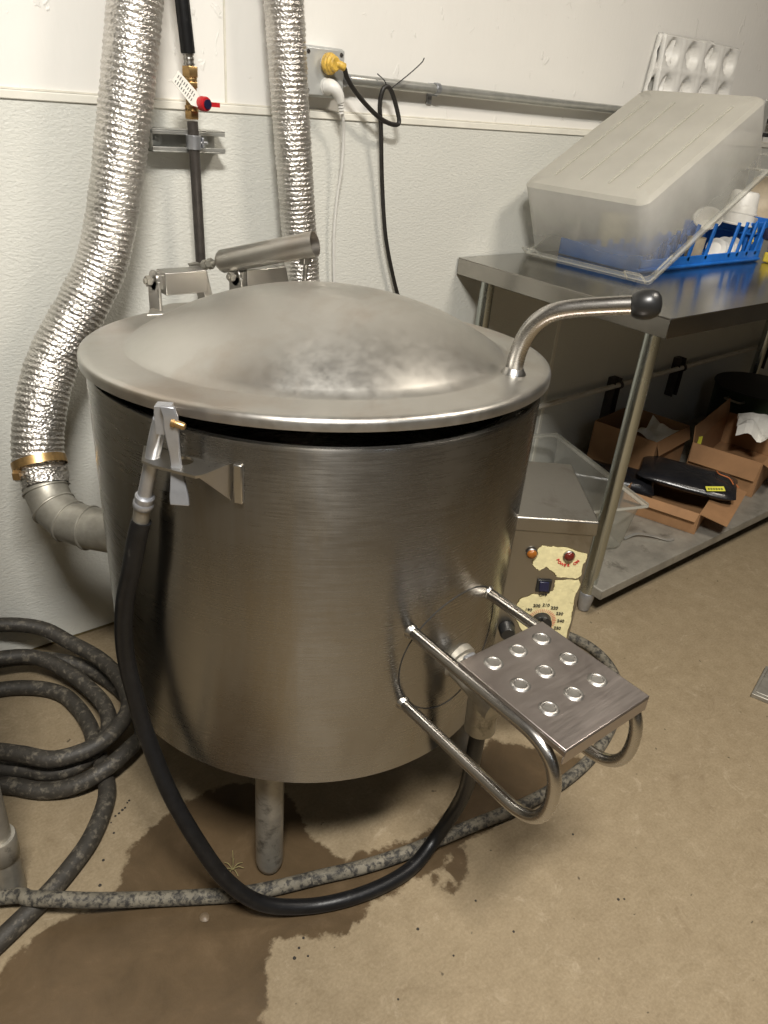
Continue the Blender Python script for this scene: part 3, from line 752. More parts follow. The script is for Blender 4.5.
# ------------------------------------------------------------------ leg of the equipment left of the kettle
sl = thing('added_cabinet', 'added steel cabinet, unseen but for a grey tube leg with foot at the left edge', 'cabinet', (-.31, 1.18, 0))
build('unseen_shade_body', MB().box((-.72, .945, .40), (.085, 1.43, 1.25)), M['dirtysteel'], sl, bevel=.006)  # unseen body added above the leg, shades the left and darkens the kettle's reflection
for lc in ((.062, .978), (.045, 1.395), (-.68, .985), (-.68, 1.395)):
    lgo = build('leg', MB().lathe([(0, .14), (.0205, .14), (.0205, .401), (0, .401)], (*lc, 0), seg=32), M['dirtysteel'], sl, angle=50)
    build('foot', MB().lathe([(0, 0), (.018, 0), (.0235, .006), (.0245, .014), (.0245, .145), (0, .145)], (*lc, 0), seg=32), M['dirtysteel'], lgo, angle=50)
    build('collar', MB().lathe([(.0245, .095), (.0275, .098), (.0275, .142), (.026, .146), (.0205, .146)], (*lc, 0), seg=32), M['dirtysteel'], lgo, angle=50)

# ------------------------------------------------------------------ foil ducts
def corrug(pitch, amp, seed):
    def f(L, th):
        ph = L/pitch+th/(2*math.pi)*0.0
        s = math.sin(2*math.pi*L/pitch+0.6*math.sin(th+seed))
        w_ = mnoise.noise(Vector((math.cos(th)*2.2, math.sin(th)*2.2, L*45+seed)))
        w2 = mnoise.noise(Vector((math.cos(th)*7, math.sin(th)*7, L*160+seed)))
        return amp*s*(0.7+0.6*w_)+0.0010*w_*1.5+0.0007*w2
    return f
def resample(path, step):
    P_ = spline(path, 12); out = [P_[0]]; acc = 0.0
    for a, b in zip(P_, P_[1:]):
        d = (b-a).length
        while acc+d >= step:
            t = (step-acc)/d; a = a+(b-a)*t; out.append(a.copy()); d = (b-a).length; acc = 0
        acc += d
    return out
d1 = thing('flexible_duct', 'crinkled silver foil duct curving down to an elbow behind the kettle, left one', 'duct', (.58, 1.5, 1.2))
pt = resample([(.680, 1.52, 1.66), (.635, 1.515, 1.50), (.606, 1.505, 1.362), (.586, 1.50, 1.265), (.565, 1.50, 1.165), (.540, 1.50, 1.055), (.507, 1.50, .943), (.462, 1.495, .865), (.405, 1.485, .79), (.368, 1.47, .735), (.341, 1.45, .680), (.322, 1.432, .628), (.313, 1.415, .585), (.309, 1.398, .555)], .0016)
build('foil_hose', MB().tube(pt, .0470, 40, 1, rf=corrug(.0105, .0011, 1.0)), M['foil'], d1, angle=80)
# sheet-metal elbow in gored segments
el = [Vector(p) for p in [(.311, 1.402, .572), (.309, 1.378, .540), (.312, 1.348, .514), (.326, 1.308, .500), (.350, 1.266, .500), (.378, 1.226, .504), (.412, 1.190, .507)]]
def gore(s_L, th): return 0
eb = MB().tube([el[0], el[1], el[2], el[3], el[4], el[5], el[6]], .0405, 32, 1)
elb = build('elbow', eb, M['dustmetal'], d1, angle=20)
for i in (1, 2, 3, 4):
    t = (el[i+1]-el[i-1]).normalized()
    build('elbow_seam', MB().lathe([(.0405, -.003), (.0430, -.002), (.0436, 0), (.0430, .002), (.0405, .003)], el[i], t, 32), M['dustmetal'], elb)
tcl = (el[1]-el[0]).normalized()
cm = MB().lathe([(.0490, -.008), (.0500, -.008), (.0500, .008), (.0490, .008)], el[0]+Vector((0, 0, .014)), tcl, 36)
cm.box((-.010, -.006, -.007), (.010, .006, .007), frame(el[0]+Vector((-.047, -.02, .010)), (.4, .9, 0), (-.9, .4, 0)))
build('band_clamp', cm, M['brass'], d1, angle=30)
ft = MB().tube([el[0]+Vector((0, 0, .006)), el[0]-Vector((0, .004, .008)), el[1]+Vector((0, .004, .004))], .0455, 36, 3, cap=False, rf=lambda L, th: (.0025*math.sin(L*900+math.sin(th*5)*2)+.0008) if (math.cos(th-2.4) > -.2) else -.0045)
build('foil_tail', ft, M['foil'], d1, angle=80)
pb = MB()
d2 = thing('flexible_duct', 'crinkled silver foil duct hanging down the wall beside the electrical box, right one', 'duct', (.94, 1.53, 1.2))
pt2 = resample([(.905, 1.535, 1.68), (.913, 1.535, 1.52), (.923, 1.535, 1.40), (.938, 1.532, 1.231), (.951, 1.53, 1.098), (.965, 1.53, .974), (.975, 1.525, .87), (.972, 1.50, .76), (.94, 1.46, .68), (.89, 1.41, .63), (.84, 1.345, .61), (.81, 1.30, .605)], .0016)
build('foil_hose', MB().tube(pt2, .0395, 40, 1, rf=corrug(.0098, .0010, 4.0)), M['foil'], d2, angle=80)
build('collar', MB().lathe([(0, 0), (.043, 0), (.043, .05), (0, .05)], (.835, 1.335, .608), (-.45, -.88, -.05), 32), M['dustmetal'], d2, angle=40)

# ------------------------------------------------------------------ water pipe, valve and bracket
wp = thing('water_supply_pipe', 'vertical dark iron water pipe with brass valve and red lever, fed by a black hose', 'pipe', (.725, 1.54, .9))
py_ = 1.545
build('iron_pipe', MB().tube([(.7335, py_, .50), (.7300, py_, .82), (.7235, py_, 1.160), (.7225, py_, 1.180)], .0108, 20, 1), M['iron'], wp, angle=60)
sh = MB().tube([(.705, py_+.005, 1.50), (.712, py_, 1.38), (.7195, py_, 1.295)], .0135, 20, 4); build('rubber_hose', sh, M['rubber'], wp, angle=60)
cs = MB().tube([(.7200, py_, 1.300), (.7215, py_, 1.262)], .0095, 20, 12, rf=lambda L, th: .0014*math.sin(L*2*math.pi/.0052)); build('spring_sleeve', cs, M['steel'], wp, angle=80)
bf = MB()
def ring(z0, z1, r, seg=6): bf.lathe([(0, z0), (r*.96, z0), (r, z0+.001), (r, z1-.001), (r*.96, z1), (0, z1)], (.7222, py_, 0), (0, 0, 1), seg)
ring(1.256, 1.274, .0160); ring(1.248, 1.256, .0125, 24); ring(1.238, 1.248, .0145); ring(1.208, 1.238, .0110, 24); ring(1.198, 1.208, .0130, 24); ring(1.184, 1.198, .0140)
build('brass_valve', bf, M['brass'], wp, angle=30)
hv = MB().lathe([(0, 0), (.0045, 0), (.0045, .028), (.0120, .028), (.0130, .032), (.0130, .044), (.0115, .047), (0, .047)], (.7222, py_, 1.213), (.22, -.97, 0), 24)
hv.box((-.004, -.004, .034), (.036, .004, .042), frame((.7222, py_, 1.213), (.97, .22, -.02), (.02, .02, 1), Vector((.22, -.97, 0)).normalized()))
build('red_lever', hv, M['red'], wp, angle=30)
build('lever_nut', MB().lathe([(0, .0), (.006, .0), (.0085, .002), (.0085, .004), (0, .004)], (.7222+.22*.047, py_-.97*.047, 1.213), (.22, -.97, 0), 20), M['navy'], wp, angle=30)
# paper tag with printed lines
to = Vector((.718, 1.512, 1.216)); tu = Vector((-.70, -.02, .66)).normalized(); tv = Vector((.50, -.70, .45)); tv = (tv-tu*tv.dot(tu)).normalized()
tv = Vector((.70, .30, .62)); tv = (tv-tu*tv.dot(tu)).normalized()
tg = MB().prism([(-.010, -.005), (.006, -.015), (.058, -.013), (.058, .013), (.006, .015), (-.010, .005)], .0006, to, tu, tv)
tgo = build('paper_tag', tg, M['paper'], wp, smooth=False)
ln = MB(); tn = tu.cross(tv)
if tn.y > 0: sgn = -1
else: sgn = 1
for i in range(9):
    x = .010+i*.0052
    for (a, b) in ((-.010, -.002+random.uniform(-.003, .002)), (.001, .010-random.uniform(0, .004))):
        ln.prism([(x, a), (x+.0016, a), (x+.0016, b), (x, b)], .0004*sgn, to+tn*(.0006 if sgn > 0 else 0), tu, tv)
build('tag_print', ln, M['ink'], tgo, smooth=False)
wb = thing('pipe_bracket', 'short galvanised strut channel screwed to the wall behind the iron pipe', 'bracket', (.74, 1.59, 1.14))
ch = MB()
zc = 1.143; x0, x1 = .643, .798; yf, yb = 1.562, YP-.0005
ch.box((x0, yb-.003, zc-.021), (x1, yb, zc+.021)); ch.box((x0, yf, zc+.018), (x1+.004, yb-.003, zc+.021)); ch.box((x0, yf, zc-.021), (x1+.004, yb-.003, zc-.018))
ch.box((x0, yf, zc+.011), (x1+.004, yf+.003, zc+.018)); ch.box((x0, yf, zc-.018), (x1+.004, yf+.003, zc-.011)); ch.box((x0, yf, zc-.021), (x0+.003, yb, zc+.021))
build('channel', ch, M['conduit'], wb, bevel=.001)
for x in (.668, .768):
    build('washer_screw', MB().lathe([(0, .007), (.004, .007), (.0075, .004), (.0085, .0035), (.013, .003), (.013, 0), (0, 0)], (x, yb-.003, zc), (0, -1, 0), 24), M['grey_paint'], wb, angle=30)
pc = MB().lathe([(.0112, -.013), (.0142, -.013), (.0142, .013), (.0112, .013)], (.7240, py_, zc), (0, 0, 1), 24)
pc.box((.716, py_+.012, zc-.013), (.732, 1.565, zc+.013)); pc.box((.737, py_-.012, zc-.010), (.741, py_+.020, zc+.010)); pc.tube([(.730, py_-.008, zc), (.750, py_-.008, zc)], .003, 8, 1)
build('pipe_clamp', pc, M['zinc'], wb, bevel=.001, angle=40)

# ------------------------------------------------------------------ electrical box, plugs, conduit
eb_ = thing('electrical_box', 'grey cast metal outlet box mounted on the wall above the trim', 'electrical box', (1.075, 1.60, 1.285))
ex0, ex1, ez0, ez1 = .990, 1.099, 1.240, 1.336
bxo = build('box_housing', MB().box((ex0, YW-.040, ez0), (ex1, YW-.0005, ez1)), M['grey_paint'], eb_, bevel=.006, bseg=3)
build('cover_plate', MB().box((ex0+.003, YW-.045, ez0+.003), (ex1-.003, YW-.040, ez1-.003)), M['grey_paint'], eb_, bevel=.003)
for (x, z) in ((ex0+.012, ez1-.012), (ex1-.012, ez1-.012), (ex0+.012, ez0+.012), (ex1-.012, ez0+.012)):
    build('screw', MB().lathe([(0, .003), (.003, .003), (.0045, 0), (0, 0)], (x, YW-.045, z), (0, -1, 0), 16), M['iron'], eb_)
x_s = 1.052
for z in (1.306, 1.262):
    build('socket', MB().lathe([(0, .004), (.0165, .004), (.018, .002), (.018, 0), (0, 0)], (x_s, YW-.045, z), (0, -1, 0), 28), M['whitecord'], eb_)
yp = thing('yellow_plug', 'yellow plug with heavy black cable looping over the conduit', 'plug', (1.08, 1.55, 1.306))
build('plug_body', MB().lathe([(0, 0), (.0200, 0), (.0210, .003), (.0210, .010), (.0185, .012), (.018, .016), (.015, .018), (.0145, .024), (.012, .026), (0, .026)], (1.048, YW-.0495, 1.305), (.25, -1, .02), 28), M['yellow'], yp, angle=35)
build('plug_nozzle', MB().tube([(1.052, 1.545, 1.306), (1.068, 1.541, 1.304), (1.078, 1.540, 1.301)], .0085, 16, 4), M['yellow'], yp, angle=50)
cb_ = [(1.070, 1.541, 1.303), (1.080, 1.541, 1.298), (1.092, 1.546, 1.281), (1.123, 1.553, 1.255), (1.164, 1.556, 1.227), (1.200, 1.556, 1.207), (1.235, 1.556, 1.197), (1.256, 1.558, 1.201), (1.249, 1.560, 1.228), (1.230, 1.560, 1.262), (1.216, 1.560, 1.273), (1.203, 1.560, 1.266), (1.200, 1.564, 1.235), (1.213, 1.570, 1.184),
       (1.235, 1.582, 1.08), (1.256, 1.585, .97), (1.275, 1.585, .90), (1.305, 1.585, .82), (1.330, 1.585, .76), (1.345, 1.580, .68), (1.35, 1.575, .55), (1.345, 1.57, .40)]
build('black_cable', MB().tube(cb_, .0052, 14, 6), M['cable'], yp, angle=60)
wpg = thing('white_plug', 'white angled plug with thin white cord hanging down the wall', 'plug', (1.08, 1.55, 1.268))
build('plug_body', MB().tube([(1.052, YW-.0495, 1.262), (1.054, 1.550, 1.262), (1.060, 1.545, 1.258), (1.070, 1.545, 1.248), (1.077, 1.547, 1.236)], lambda t: .0165-.0065*t, 20, 5), M['white'], wpg, angle=50)
sr = MB()
for i in range(5):
    p = Vector((1.077+.0016*i, 1.547+.001*i, 1.238-.006*i)); sr.lathe([(0, -.002), (.0085-.0007*i, -.002), (.0085-.0007*i, .002), (0, .002)], p, (-.2, -.1, 1), 16)
build('strain_relief', sr, M['white'], wpg, angle=40)
build('white_cord', MB().tube([(1.080, 1.549, 1.232), (1.092, 1.556, 1.205), (1.104, 1.568, 1.165), (1.108, 1.575, 1.10), (1.104, 1.583, 1.03), (1.103, 1.588, .95), (1.108, 1.59, .87), (1.115, 1.59, .78), (1.12, 1.588, .62)], .0036, 12, 6), M['whitecord'], wpg, angle=60)
cd = thing('conduit', 'grey metal conduit running along the wall to the right of the electrical box', 'conduit', (2.0, 1.585, 1.285))
build('conduit_pipe', MB().tube([(1.100, 1.582, 1.279), (1.20, 1.582, 1.280), (2.2, 1.582, 1.274), (3.2, 1.582, 1.286), (4.2, 1.582, 1.288)], .0108, 20, 3), M['conduit'], cd, angle=60)
build('connector', MB().lathe([(0, 0), (.0145, 0), (.0145, .012), (.012, .013), (.012, .022), (0, .022)], (1.0995, 1.582, 1.279), (1, 0, 0), 20), M['zinc'], cd, angle=30)
for x, z in ((1.385, 1.279), (2.45, 1.277), (3.6, 1.288)):
    s_ = MB().lathe([(.0112, -.007), (.0135, -.007), (.0135, .007), (.0112, .007)], (x, 1.582, z), (1, 0, 0), 20)
    s_.box((x-.007, YW-.006, z-.034), (x+.007, YW-.0005, z+.012)); s_.box((x-.007, 1.584, z-.016), (x+.007, YW-.002, z-.011)); s_.lathe([(0, .003), (.003, .003), (.005, 0), (0, 0)], (x, YW-.006, z-.025), (0, -1, 0), 12)
    build('strap', s_, M['zinc'], cd, bevel=.001)
tag(build('wire_tie', MB().tube([(1.19, 1.568, 1.297), (1.205, 1.560, 1.285), (1.214, 1.558, 1.272), (1.222, 1.556, 1.270), (1.245, 1.552, 1.286), (1.275, 1.548, 1.308), (1.300, 1.546, 1.328), (1.306, 1.545, 1.338)], .0013, 8, 6), M['cable']), 'thin black wire tie sticking up from the cable loop at the conduit', 'wire tie')

# ------------------------------------------------------------------ low pipe on the wall under the table
lpz = lambda x: .348+(x-2.06)*.022
pl = thing('wall_pipe', 'pale painted pipe running low along the wall under the table', 'pipe', (2.4, 1.58, .36))
build('pipe', MB().tube([(1.25, 1.575, lpz(1.25)), (2.3, 1.575, lpz(2.3)), (4.3, 1.575, lpz(4.3))], .0095, 16, 2), M['wallpipe'], pl, angle=60)
for x, z0, z1 in ((2.44, .190, .385), (2.87, .245, .408), (3.60, .26, .43)):
    s_ = MB().box((x-.020, 1.588, z0), (x+.020, YP-.0005, z1)); s_.box((x-.020, 1.568, z0), (x-.016, 1.588, z1)); s_.box((x+.016, 1.568, z0), (x+.020, 1.588, z1))
    s_.lathe([(.0105, -.006), (.016, -.006), (.016, .006), (.0105, .006)], (x+.02, 1.575, lpz(x)), (1, 0, 0), 16)
    build('strut_hanger', s_, M['iron'], pl, bevel=.001)

# ------------------------------------------------------------------ steel work table
tbl = thing('work_table', 'stainless steel work table with galvanised tube legs and undershelf along the wall', 'table', (2.55, 1.26, 0))
TX0, TX1, TY0, TY1, TZ = 1.548, 3.52, .903, 1.602, .870
t_ = MB().box((TX0, TY0, TZ-.0025), (TX1, TY1, TZ))
t_.box((TX0, TY0, TZ-.046), (TX1, TY0+.0025, TZ-.0025)); t_.box((TX0, TY0, TZ-.046), (TX0+.0025, TY1, TZ-.0025)); t_.box((TX0, TY1-.0025, TZ-.046), (TX1, TY1, TZ-.0025)); t_.box((TX1-.0025, TY0, TZ-.046), (TX1, TY1, TZ-.0025))
t_.box((TX0, TY0, TZ-.046), (TX0+.020, TY1, TZ-.044)); t_.box((TX0, TY0, TZ-.046), (TX1, TY0+.020, TZ-.044)); t_.box((TX0+.3, TY0+.30, TZ-.04), (TX1-.3, TY0+.36, TZ-.003))
build('tabletop', t_, M['table'], tbl, bevel=.002)
sh_ = MB().box((TX0+.055, .925, .094), (TX1-.055, 1.575, .0965))
sh_.box((TX0+.055, .925, .066), (TX1-.055, .9275, .094)); sh_.box((TX0+.055, 1.5725, .066), (TX1-.055, 1.575, .094)); sh_.box((TX0+.055, .925, .066), (TX0+.0575, 1.575, .094)); sh_.box((TX1-.0575, .925, .066), (TX1-.055, 1.575, .094))
M['shelf'] = plain('dusty_galvanised_shelf', (0.33, 0.31, 0.265), 0.5, 0.55, 0.2, 18, 0.1, dirt=((0.16, 0.145, 0.12), 0.58), dscale=14)
build('undershelf', sh_, M['shelf'], tbl, bevel=.0015)
for x in (1.612, 3.458):
    for y in (.975, 1.535):
        lg = build('leg', MB().lathe([(0, .05), (.0205, .05), (.0205, TZ-.003), (0, TZ-.003)], (x, y, 0), seg=28), M['galv'], tbl, angle=50)
        build('foot', MB().lathe([(0, 0), (.011, 0), (.016, .004), (.0215, .045), (.0220, .062), (.0205, .064), (0, .064)], (x, y, 0), seg=24), M['zinc'], lg, angle=40)
        build('leg_socket', MB().lathe([(.0205, TZ-.046), (.026, TZ-.046), (.026, TZ-.003), (.0205, TZ-.003)], (x, y, 0), seg=24), M['galv'], lg, angle=40)

# ------------------------------------------------------------------ blue dish rack and what is in it
rk = thing('dish_rack', 'blue plastic dish rack on the steel table, half covered by the upturned clear bin', 'dish rack', (2.27, 1.43, TZ))
rx0, rx1, ry0, ry1 = 1.930, 2.600, 1.262, 1.560
zb = TZ+.001
m_ = MB(); hb_ = .036
m_.box((rx0, ry0, zb), (rx1, ry0+.006, zb+hb_)); m_.box((rx0, ry1-.006, zb), (rx1, ry1, zb+hb_)); m_.box((rx0, ry0, zb), (rx0+.006, ry1, zb+hb_+.012)); m_.box((rx1-.006, ry0, zb), (rx1, ry1, zb+hb_+.05))
m_.box((rx0-.004, ry0-.004, zb+.004), (rx1+.004, ry0+.006, zb+.012))
build('rack_frame', m_, M['blue'], rk, bevel=.0025)
m_ = MB()
for i in range(11): x = rx0+.03+i*.058; m_.box((x-.003, ry0+.005, zb+.004), (x+.003, ry1-.005, zb+.010))
for j in range(6): y = ry0+.03+j*.053; m_.box((rx0+.005, y-.003, zb+.004), (rx1-.005, y+.003, zb+.010))
build('rack_grid', m_, M['blue'], rk, smooth=False)
for i in range(11):
    for j in range(4):
        x = rx0+.035+i*.058; y = ry0+.055+j*.063
        if x > 2.23 and y < 1.41 or (x < 2.33 and y > 1.47): continue
        m_ = MB().lathe([(0, .052), (.006, .050), (.0085, .042), (.0105, .0), (0, 0)], (x, y, zb+.008), (0, 0, 1), 6)
        build('peg', m_, M['blue'], rk, angle=60)
for x in (2.170, 2.265, 2.400, 2.450, 2.510, 2.565):
    m_ = MB().box((-.0065, -.003, 0), (.0065, .003, .105), frame((x, ry0+.003, zb+.022), (1, 0, -.18), (0, 1, 0), Vector((.18, 0, 1)).normalized()))
    build('side_bar', m_, M['blue'], rk, bevel=.001)
m_ = MB().box((2.54, ry0+.02, zb+.080), (2.76, ry0+.21, zb+.088))
for (a, b, c, d) in ((2.54, ry0+.02, 2.76, ry0+.026), (2.54, ry0+.204, 2.76, ry0+.21), (2.54, ry0+.02, 2.546, ry0+.21), (2.754, ry0+.02, 2.76, ry0+.21)): m_.box((a, b, zb+.088), (c, d, zb+.118))
for (x, y) in ((2.56, ry0+.04), (2.74, ry0+.04), (2.56, ry0+.19), (2.74, ry0+.19)): m_.box((x-.005, y-.005, zb), (x+.005, y+.005, zb+.080))
build('cutlery_shelf', m_, M['blue'], rk, bevel=.002)

def cup_prof(r0, r1, h, t=.0022):
    return [(0, h), (r1-.006, h), (r1, h-.006), (r0-.001, .006), (r0+.004, .004), (r0+.004, 0), (r0-t, 0), (r1-t, h-.008), (r1-.008, h-.003), (0, h-.003)]
c1 = build('white_cup', MB().lathe(cup_prof(.052, .043, .066), (2.548, 1.345, 1.012), (.05, -.05, 1), 36), M['white'], angle=40)
tag(c1, 'white plastic cup upside down on top of another cup in the blue rack', 'cup')
c2 = build('white_cup', MB().lathe(cup_prof(.056, .050, .060), (2.543, 1.345, .978), (.05, -.05, 1), 36), M['white'], angle=40)
tag(c2, 'white plastic cup under the topmost cup, its wider rim showing in the blue rack', 'cup')
def plate(x, y, r, tilt, label, yaw_=0.0):
    n_ = Vector((-math.cos(tilt)*math.cos(yaw_), -math.cos(tilt)*math.sin(yaw_), math.sin(tilt)))
    mb = MB().lathe([(0, 0), (r*.6, 0), (r*.75, .004), (r, .009), (r, .0105), (r*.74, .006), (r*.6, .0022), (0, .0022)], (x, y, zb+.012+r), n_, 40)
    tag(build('white_plate', mb, M['white'], angle=40), label, 'plate', 'small white plates standing in the rack')
plate(2.375, 1.300, .031, .25, 'small white plate standing in the rack, leftmost of the row of three', .75)
plate(2.425, 1.302, .032, .22, 'small white plate standing in the rack, middle of the row of three', .75)
plate(2.478, 1.304, .031, .18, 'small white plate standing in the rack, rightmost of the row, behind the blue bars', .8)
bw = MB().lathe([(0, .0), (.022, 0), (.040, .030), (.046, .036), (.044, .038), (.036, .030), (.02, .004), (0, .003)], (2.46, 1.40, .965), (-.5, -.3, .6), 36)
tag(build('white_bowl', bw, M['white'], angle=40), 'white plastic bowl lying tilted behind the small plates in the rack', 'bowl')
pc_ = MB().lathe([(0, 0), (.024, 0), (.027, .070), (.025, .070), (.022, .003), (0, .003)], (2.255, 1.300, zb+.0115), (0, 0, 1), 32)
for k in range(0): pass
tag(build('grey_cup', pc_, M['beige'], angle=40), 'greyish perforated beaker standing at the front left corner of the rack bars', 'cup')
for (x, z, l) in ((2.548, .965, 'yellow plastic clip behind the last blue bar, the upper one'), (2.545, .935, 'yellow plastic clip behind the last blue bar, the lower one')):
    m_ = MB().box((x-.009, 1.272, z-.010), (x+.009, 1.280, z+.012)); m_.box((x-.004, 1.268, z-.004), (x+.004, 1.286, z+.004))
    tag(build('yellow_clip', m_, M['ylw'], bevel=.003), l, 'clip')
m_ = MB().box((2.60, 1.215, TZ+.001), (2.66, 1.250, TZ+.034)); m_.box((2.60, 1.222, TZ+.034), (2.63, 1.243, TZ+.050))
tag(build('yellow_sponge', m_, M['ylw'], bevel=.007, bseg=3), 'yellow sponge on the table at the right end of the blue rack', 'sponge')
m_ = MB().lathe([(0, 0), (.010, 0), (.012, .03), (.020, .045), (.022, .060), (.018, .072), (0, .076)], (2.66, 1.265, .952), (-.9, -.2, .12), 20)
tag(build('dark_brush', m_, M['navy'], angle=40), 'dark blue brush head resting at the right end of the blue rack', 'brush')
# things under the bin, seen dimly through it
m_ = MB().lathe([(0, 0), (.040, 0), (.046, .08), (.046, .11), (.043, .11), (.038, .003), (0, .003)], (2.10, 1.50, zb+.0115), (0, 0, 1), 32)
tag(build('cream_jug', m_, M['creamjug'], angle=40), 'pale cream jug standing in the rack under the clear bin, at the wall side', 'jug')
m_ = MB().box((2.19, 1.46, zb+.0115), (2.28, 1.54, zb+.11))
tag(build('white_container', m_, M['white'], bevel=.006), 'white container standing in the rack under the clear bin, right of the cream jug', 'container')

# strainer leaning at the right edge of the picture
sk = thing('metal_strainer', 'steel strainer with flat notched handle standing at the far end of the rack', 'strainer', (2.70, 1.40, TZ))
m_ = MB(); ribbon(m_, [(2.672, 1.405, .900), (2.676, 1.405, 1.05), (2.672, 1.41, 1.17), (2.650, 1.41, 1.34)], (.8, -.6, 0), .010, .0018)
build('handle', m_, M['conduit'], sk, bevel=.001)
m_ = MB()
for z in (1.235, 1.275): m_.box((2.670-.004, 1.390, z), (2.676+.012, 1.412, z+.012))
build('notch', m_, M['blackrub'], sk)
m_ = MB().lathe([(.075, 0), (.078, .003), (.075, .006), (.060, -.03), (.030, -.05), (0, -.055)], (2.84, 1.43, 1.04), (-.5, -.7, .35), 32)
build('mesh_bowl', m_, M['beige'], sk, angle=60)
m_ = MB().box((2.66, 1.38, .95), (2.80, 1.48, .985))
for (x, y) in ((2.68, 1.40), (2.78, 1.40), (2.68, 1.46), (2.78, 1.46)): m_.box((x-.006, y-.006, TZ+.001), (x+.006, y+.006, .95))
build('stand', m_, M['beige'], sk, bevel=.004)

# ------------------------------------------------------------------ clear bin upside down over the rack
th_, psi = .479, .065
U_ = Vector((math.cos(th_)*math.cos(psi), math.cos(th_)*math.sin(psi), math.sin(th_))); V_ = Vector((-math.sin(psi), math.cos(psi), 0)); W_ = U_.cross(V_)
BL_, BW_, BH_, INS = .592, .414, .214, .012
def rrect(x0, y0, x1, y1, r, n=6):
    P_ = []
    for (cx, cy, a0_) in ((x1-r, y1-r, 0), (x0+r, y1-r, 90), (x0+r, y0+r, 180), (x1-r, y0+r, 270)):
        for k in range(n+1):
            a_ = R(a0_+90*k/n); P_.append((cx+r*math.cos(a_), cy+r*math.sin(a_)))
    return P_
def shell(levels, cap=False):
    """stack of rounded rectangles (x0,y0,x1,y1,r,z) joined by walls"""
    mb = MB(); vs = []; fs = []; n = None
    for lv_ in levels:
        P_ = rrect(*lv_[:5]); n = len(P_); vs += [(p[0], p[1], lv_[5]) for p in P_]
    for i in range(len(levels)-1):
        for k in range(n): fs.append((i*n+k, i*n+(k+1) % n, (i+1)*n+(k+1) % n, (i+1)*n+k))
    if cap: fs.append(tuple((len(levels)-1)*n+k for k in range(n)))
    return mb.add(vs, fs)
def binlike(root, Mx, L_, W2, Hh, ins, mw_, mbase, mrim, walln, basen):
    rim = .013
    def local(mb_, name, mat, parent, solid=0, **k):
        me = bpy.data.meshes.new(name); me.from_pydata([tuple(p) for p in mb_.v], [], mb_.f)
        bm = bmesh.new(); bm.from_mesh(me); bmesh.ops.recalc_face_normals(bm, faces=bm.faces); bm.to_mesh(me); bm.free()
        for p in me.polygons: p.use_smooth = True
        me.set_sharp_from_angle(angle=R(40)); me.materials.append(mat)
        o = bpy.data.objects.new(name, me); COL.objects.link(o); o.parent = parent
        if solid: md = o.modifiers.new('s', 'SOLIDIFY'); md.thickness = solid; md.offset = 0
        if k.get('bevel'): md = o.modifiers.new('b', 'BEVEL'); md.width = k['bevel']; md.segments = 2
        return o
    a, b, c, d = rim, rim, L_-rim, W2-rim
    i2 = ins
    lv_ = [(a, b, c, d, .02, .006), (a+(i2-a)*.3, b+(i2-b)*.3, c-(i2-a)*.3, d-(i2-b)*.3, .03, Hh*.35), (a+(i2-a)*.8, b+(i2-b)*.8, c-(i2-a)*.8, d-(i2-b)*.8, .035, Hh*.86), (i2+.002, i2+.002, L_-i2-.002, W2-i2-.002, .028, Hh*.95), (i2+.012, i2+.012, L_-i2-.012, W2-i2-.012, .024, Hh-.001)]
    wl_ = local(shell(lv_[:-1]), walln, mw_, root)
    bs = local(shell([lv_[-2], lv_[-1], (i2+.06, i2+.06, L_-i2-.06, W2-i2-.06, .02, Hh)], cap=True), basen, mbase, root)
    rm = local(shell([(0, 0, L_, W2, .012, -.004), (-.001, -.001, L_+.001, W2+.001, .012, .004), (a, b, c, d, .018, .006)]), 'rim', mrim, root, solid=.002)
    return wl_, bs, rm, local
bn = thing('storage_bin', 'clear scuffed plastic storage bin turned upside down and propped over the blue rack', 'storage bin', (1.87, 1.173, .875))
Mb = frame(Vector((1.795, 1.135, .880)), U_, V_, W_); bn.matrix_world = Mb
wl_, bs_, rm_, local = binlike(bn, Mb, BL_, BW_, BH_, INS, M['bin'], M['binbase'], M['binrim'], 'bin_wall', 'bin_base')
rb_ = MB()
for y in (.072, .158, .244, .330): rb_.box((.070, y-.0028, BH_-.001), (.50, y+.0028, BH_+.003))
local(rb_, 'base_rib', M['binrim'], bn)
for (x, y0_, sg) in ((0, .035, -1), (0, BW_-.035, -1), (BL_, .035, 1), (BL_, BW_-.035, 1)):
    p = [(x+sg*.004, y0_-.028, .004), (x+sg*.020, y0_-.026, .036), (x+sg*.020, y0_+.026, .036), (x+sg*.004, y0_+.028, .004)]
    local(MB().tube(fillet(p, .008, 4), .0028, 10, 1), 'rim_latch', M['binrim'], bn)
p = [(.02, -.004, .006), (.02, -.012, .032), (.09, -.012, .034), (.09, -.004, .006)]
local(MB().tube(fillet(p, .008, 4), .0026, 10, 1), 'rim_latch', M['binrim'], bn)

